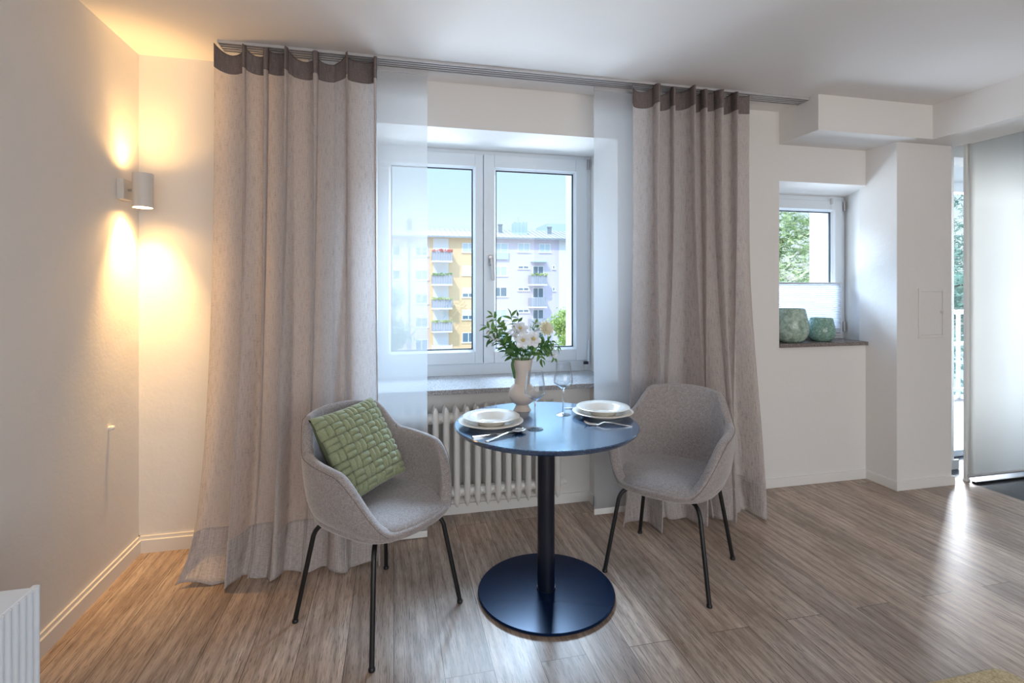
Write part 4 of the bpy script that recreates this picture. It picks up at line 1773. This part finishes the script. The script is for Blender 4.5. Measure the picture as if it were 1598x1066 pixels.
# apricot house with the balconies
h, cx = house('apricot apartment house with a column of grey balconies', xo0, xo1, 'orange', ze, zr)
bm = bm_new()
xa, _ = fac(676, 400); xb, _ = fac(700, 400)
box(bm, xa - cx, xb - cx, -.03, .2, 0, fac(690, 372)[1] + 9)
obj('balcony_bay', bm, 'fwhite', h)
for py0, py1, fl in ((392, 408.5, 'red'), (429, 445, 'leaf'), (467, 482, 'bush'), (503, 518, 'bush'), (539.5, 556, None)):
    balcony(h, cx, 674.5, 706, py0, py1, 1.25, fl, 'railing_panel' if fl else 'fwhite')
for py0, py1, g in ((379, 393, 'far_curtain'), (415, 430, 'far_glass'), (449, 468, 'far_glass'), (484, 504, 'leaf_dark'), (519, 541, 'far_curtain')):
    hwin(h, cx, 682, 693, py0, py1, 1, 0, g)
for py in (379, 414.5, 449, 483.5, 519):
    hwin(h, cx, 721, 741, py, py + 15.5, 2, 0.0 if py in (379, 519) else (.9 if py < 420 else .6), 'far_curtain' if py == 379 else 'far_glass')
# lilac house
h, cx = house('pale lilac apartment house with two balconies and narrow windows', xo1, xl1, 'lilac', ze, zr)
for py, g, bl in ((379, 'far_curtain', 0), (415.5, 'far_curtain', 0), (448, 'far_glass', 0), (483, 'far_curtain', 0), (519, 'far_glass', 0)):
    hwin(h, cx, 770, 793 if py < 400 else 791.5, py, py + 15.5, 2, bl, g)
bm = bm_new()
xa, za = fac(770, 394); xb, zb = fac(793, 405)
box(bm, xa - cx, xb - cx, -.25, -.2, zb + 9, za + 9)
obj('window_guard', bm, 'far_curtain', h)
hwin(h, cx, 808, 827, 379, 394, 2, 0, 'far_curtain')
hwin(h, cx, 841.5, 859, 380, 394.5, 2, 0, 'far_curtain')
for py in (414.5, 448.5, 482.5, 517):
    hwin(h, cx, 808, 825.5, py, py + 5.6, 2)
for py0, py1 in ((415, 430), (449, 465), (483, 498), (518, 534)):
    hwin(h, cx, 831, 848.5, py0, py1, 2)
balcony(h, cx, 828.5, 854, 429.5, 445, 1.3, 'bush')
balcony(h, cx, 828.5, 854, 465, 480, 1.3)
balcony(h, cx, 828.5, 854, 498.5, 513, 1.3)
for py in (414, 448):
    hwin(h, cx, 862, 866, py, py + 6.5, 1)
bm = bm_new()
xa, za = fac(828, 407.5); xb, zb = fac(852, 409.5)
box(bm, xa - cx, xb - cx, -.8, 0, zb + 9, za + 9)
obj('awning', bm, 'far_curtain', h)
xc, zc = fac(817, 358)
bm = bm_new()
box(bm, xc - cx - .75, xc - cx + .85, 1.6, 3.2, zc + 8.3, zc + 10.05)
for k in range(4):
    x = xc - cx - .75 + 1.6 * k / 3
    box(bm, x - .05, x + .05, 1.5, 1.62, zc + 8.3, zc + 10.15)
tube(bm, [(xc - cx - .2, 2, zc + 10), (xc - cx - .2, 2, zc + 10.7)], .07, 8)
obj('roof_hatch', bm, 'far_curtain', h)
for px, top in ((788, 353), (868, 357)):
    xc, zc = fac(px, top)
    bm = bm_new(); box(bm, xc - cx - .22, xc - cx + .22, 2.6, 3.0, zc + 8.2, zc + 9.5)
    box(bm, xc - cx - .28, xc - cx + .28, 2.55, 3.05, zc + 9.4, zc + 9.55)
    obj('chimney', bm, 'sky_metal', h)
# white end house
h, cx = house('white end house right of the lilac house', xl1, xw1, 'fwhite', ze, zr)
xc, zc = fac(874, 351, 75)
bm = bm_new(); box(bm, xc - cx - 2.4, xc - cx + 6, 14, 20, 0, zc + 9)
obj('rear_wing', bm, 'far_curtain', h)


def tree(name, label, cx, cy, base, top, rad, mleaf, n, leaf_s, seed, conifer=False, group='trees in the yard'):
    rnd = random.Random(seed)
    root = thing(name, label, 'tree', (cx, cy, base), group=group)
    Hh = top - base
    bm = bm_new()
    tube(bm, [(0, 0, 0), (.1, 0, Hh * .5), (0, .1, Hh * .92)], [.22, .14, .03], 8)
    limbs = []
    for k in range(26):
        z = Hh * rnd.uniform(.25, .92)
        a = rnd.uniform(0, 2 * PI)
        r = rad * (1.05 - .75 * z / Hh if conifer else math.sin(PI * min(1, z / Hh)) ** .5) * rnd.uniform(.6, .95)
        e = Vector((r * math.cos(a), r * math.sin(a), z + (.05 * r if conifer else .35 * r)))
        tube(bm, [(0, 0, z - .2), e * .5 + Vector((0, 0, z * .5 - .05)), e], [.06, .04, .012], 5)
        limbs.append((Vector((0, 0, z - .2)), e))
    obj('trunk', bm, 'bark', root, smooth=60)
    bm = bm_new()
    def tuft():
        a_, e = rnd.choice(limbs)
        return a_.lerp(e, rnd.uniform(.3, 1.1)) + Vector((rnd.gauss(0, 1), rnd.gauss(0, 1), rnd.gauss(0, .8))) * rad * .16
    cen = None
    for k in range(n):
        if cen is None or not conifer or k % 8 == 0:
            cen = tuft()
        p = cen
        d = Vector((rnd.gauss(0, 1), rnd.gauss(0, 1), rnd.gauss(0, 1))).normalized()
        s_ = d.orthogonal().normalized()
        L = leaf_s * rnd.uniform(.6, 1.3)
        w = L * (.15 if conifer else .45)
        v = [bm.verts.new(p), bm.verts.new(p + d * L * .5 + s_ * w + d.cross(s_) * w * .3), bm.verts.new(p + d * L), bm.verts.new(p + d * L * .5 - s_ * w + d.cross(s_) * w * .3)]
        bm.faces.new(v)
    f = obj('crown', bm, mleaf, root, fix=False)
    return root


tree('pine_tree', 'green pine seen through the small window above the vases', 7.0, 8.6, -9, 6.5, 2.6, 'pine', 80000, .11, 3, True)
tree('pine_tree', 'blue-green tree seen through the slit beside the roller blind', 11.8, 9.2, -9, 6.5, 2.8, 'pine_blue', 70000, .13, 4, True)
tree('young_tree', 'pale tree in the yard, seen through the left sheer', -.9, 33, -9, 1.6, 2.2, 'bush_pale', 14000, .20, 5)
tree('young_tree', 'yellow-green tree in the yard, right of the balconies', 13.6, 38, -9, .6, 1.9, 'bush', 14000, .20, 6)

# balcony outside the glazed door
bm = bm_new(); box(bm, 3.7, 8.6, 3.63, 5.0, -.16, -.02)
struct(obj('floor_balcony', bm, 'tile'), 'dark floor of the balcony outside the door', 'floor')
rl = thing('balcony_railing', 'white railing of the balcony outside the glazed door', 'railing', (0, 4.85, 0))
bm = bm_new()
box(bm, 3.9, 8.5, -.03, .03, 1.0, 1.05)
box(bm, 3.9, 8.5, -.02, .02, .62, .66)
box(bm, 3.9, 8.5, -.02, .02, .06, .10)
obj('rails', bm, 'white', rl)
bm = bm_new()
x = 3.92
while x < 8.5:
    box(bm, x, x + .03, -.015, .015, -.02, 1.0)
    x += .12
obj('balusters', bm, 'white', rl)
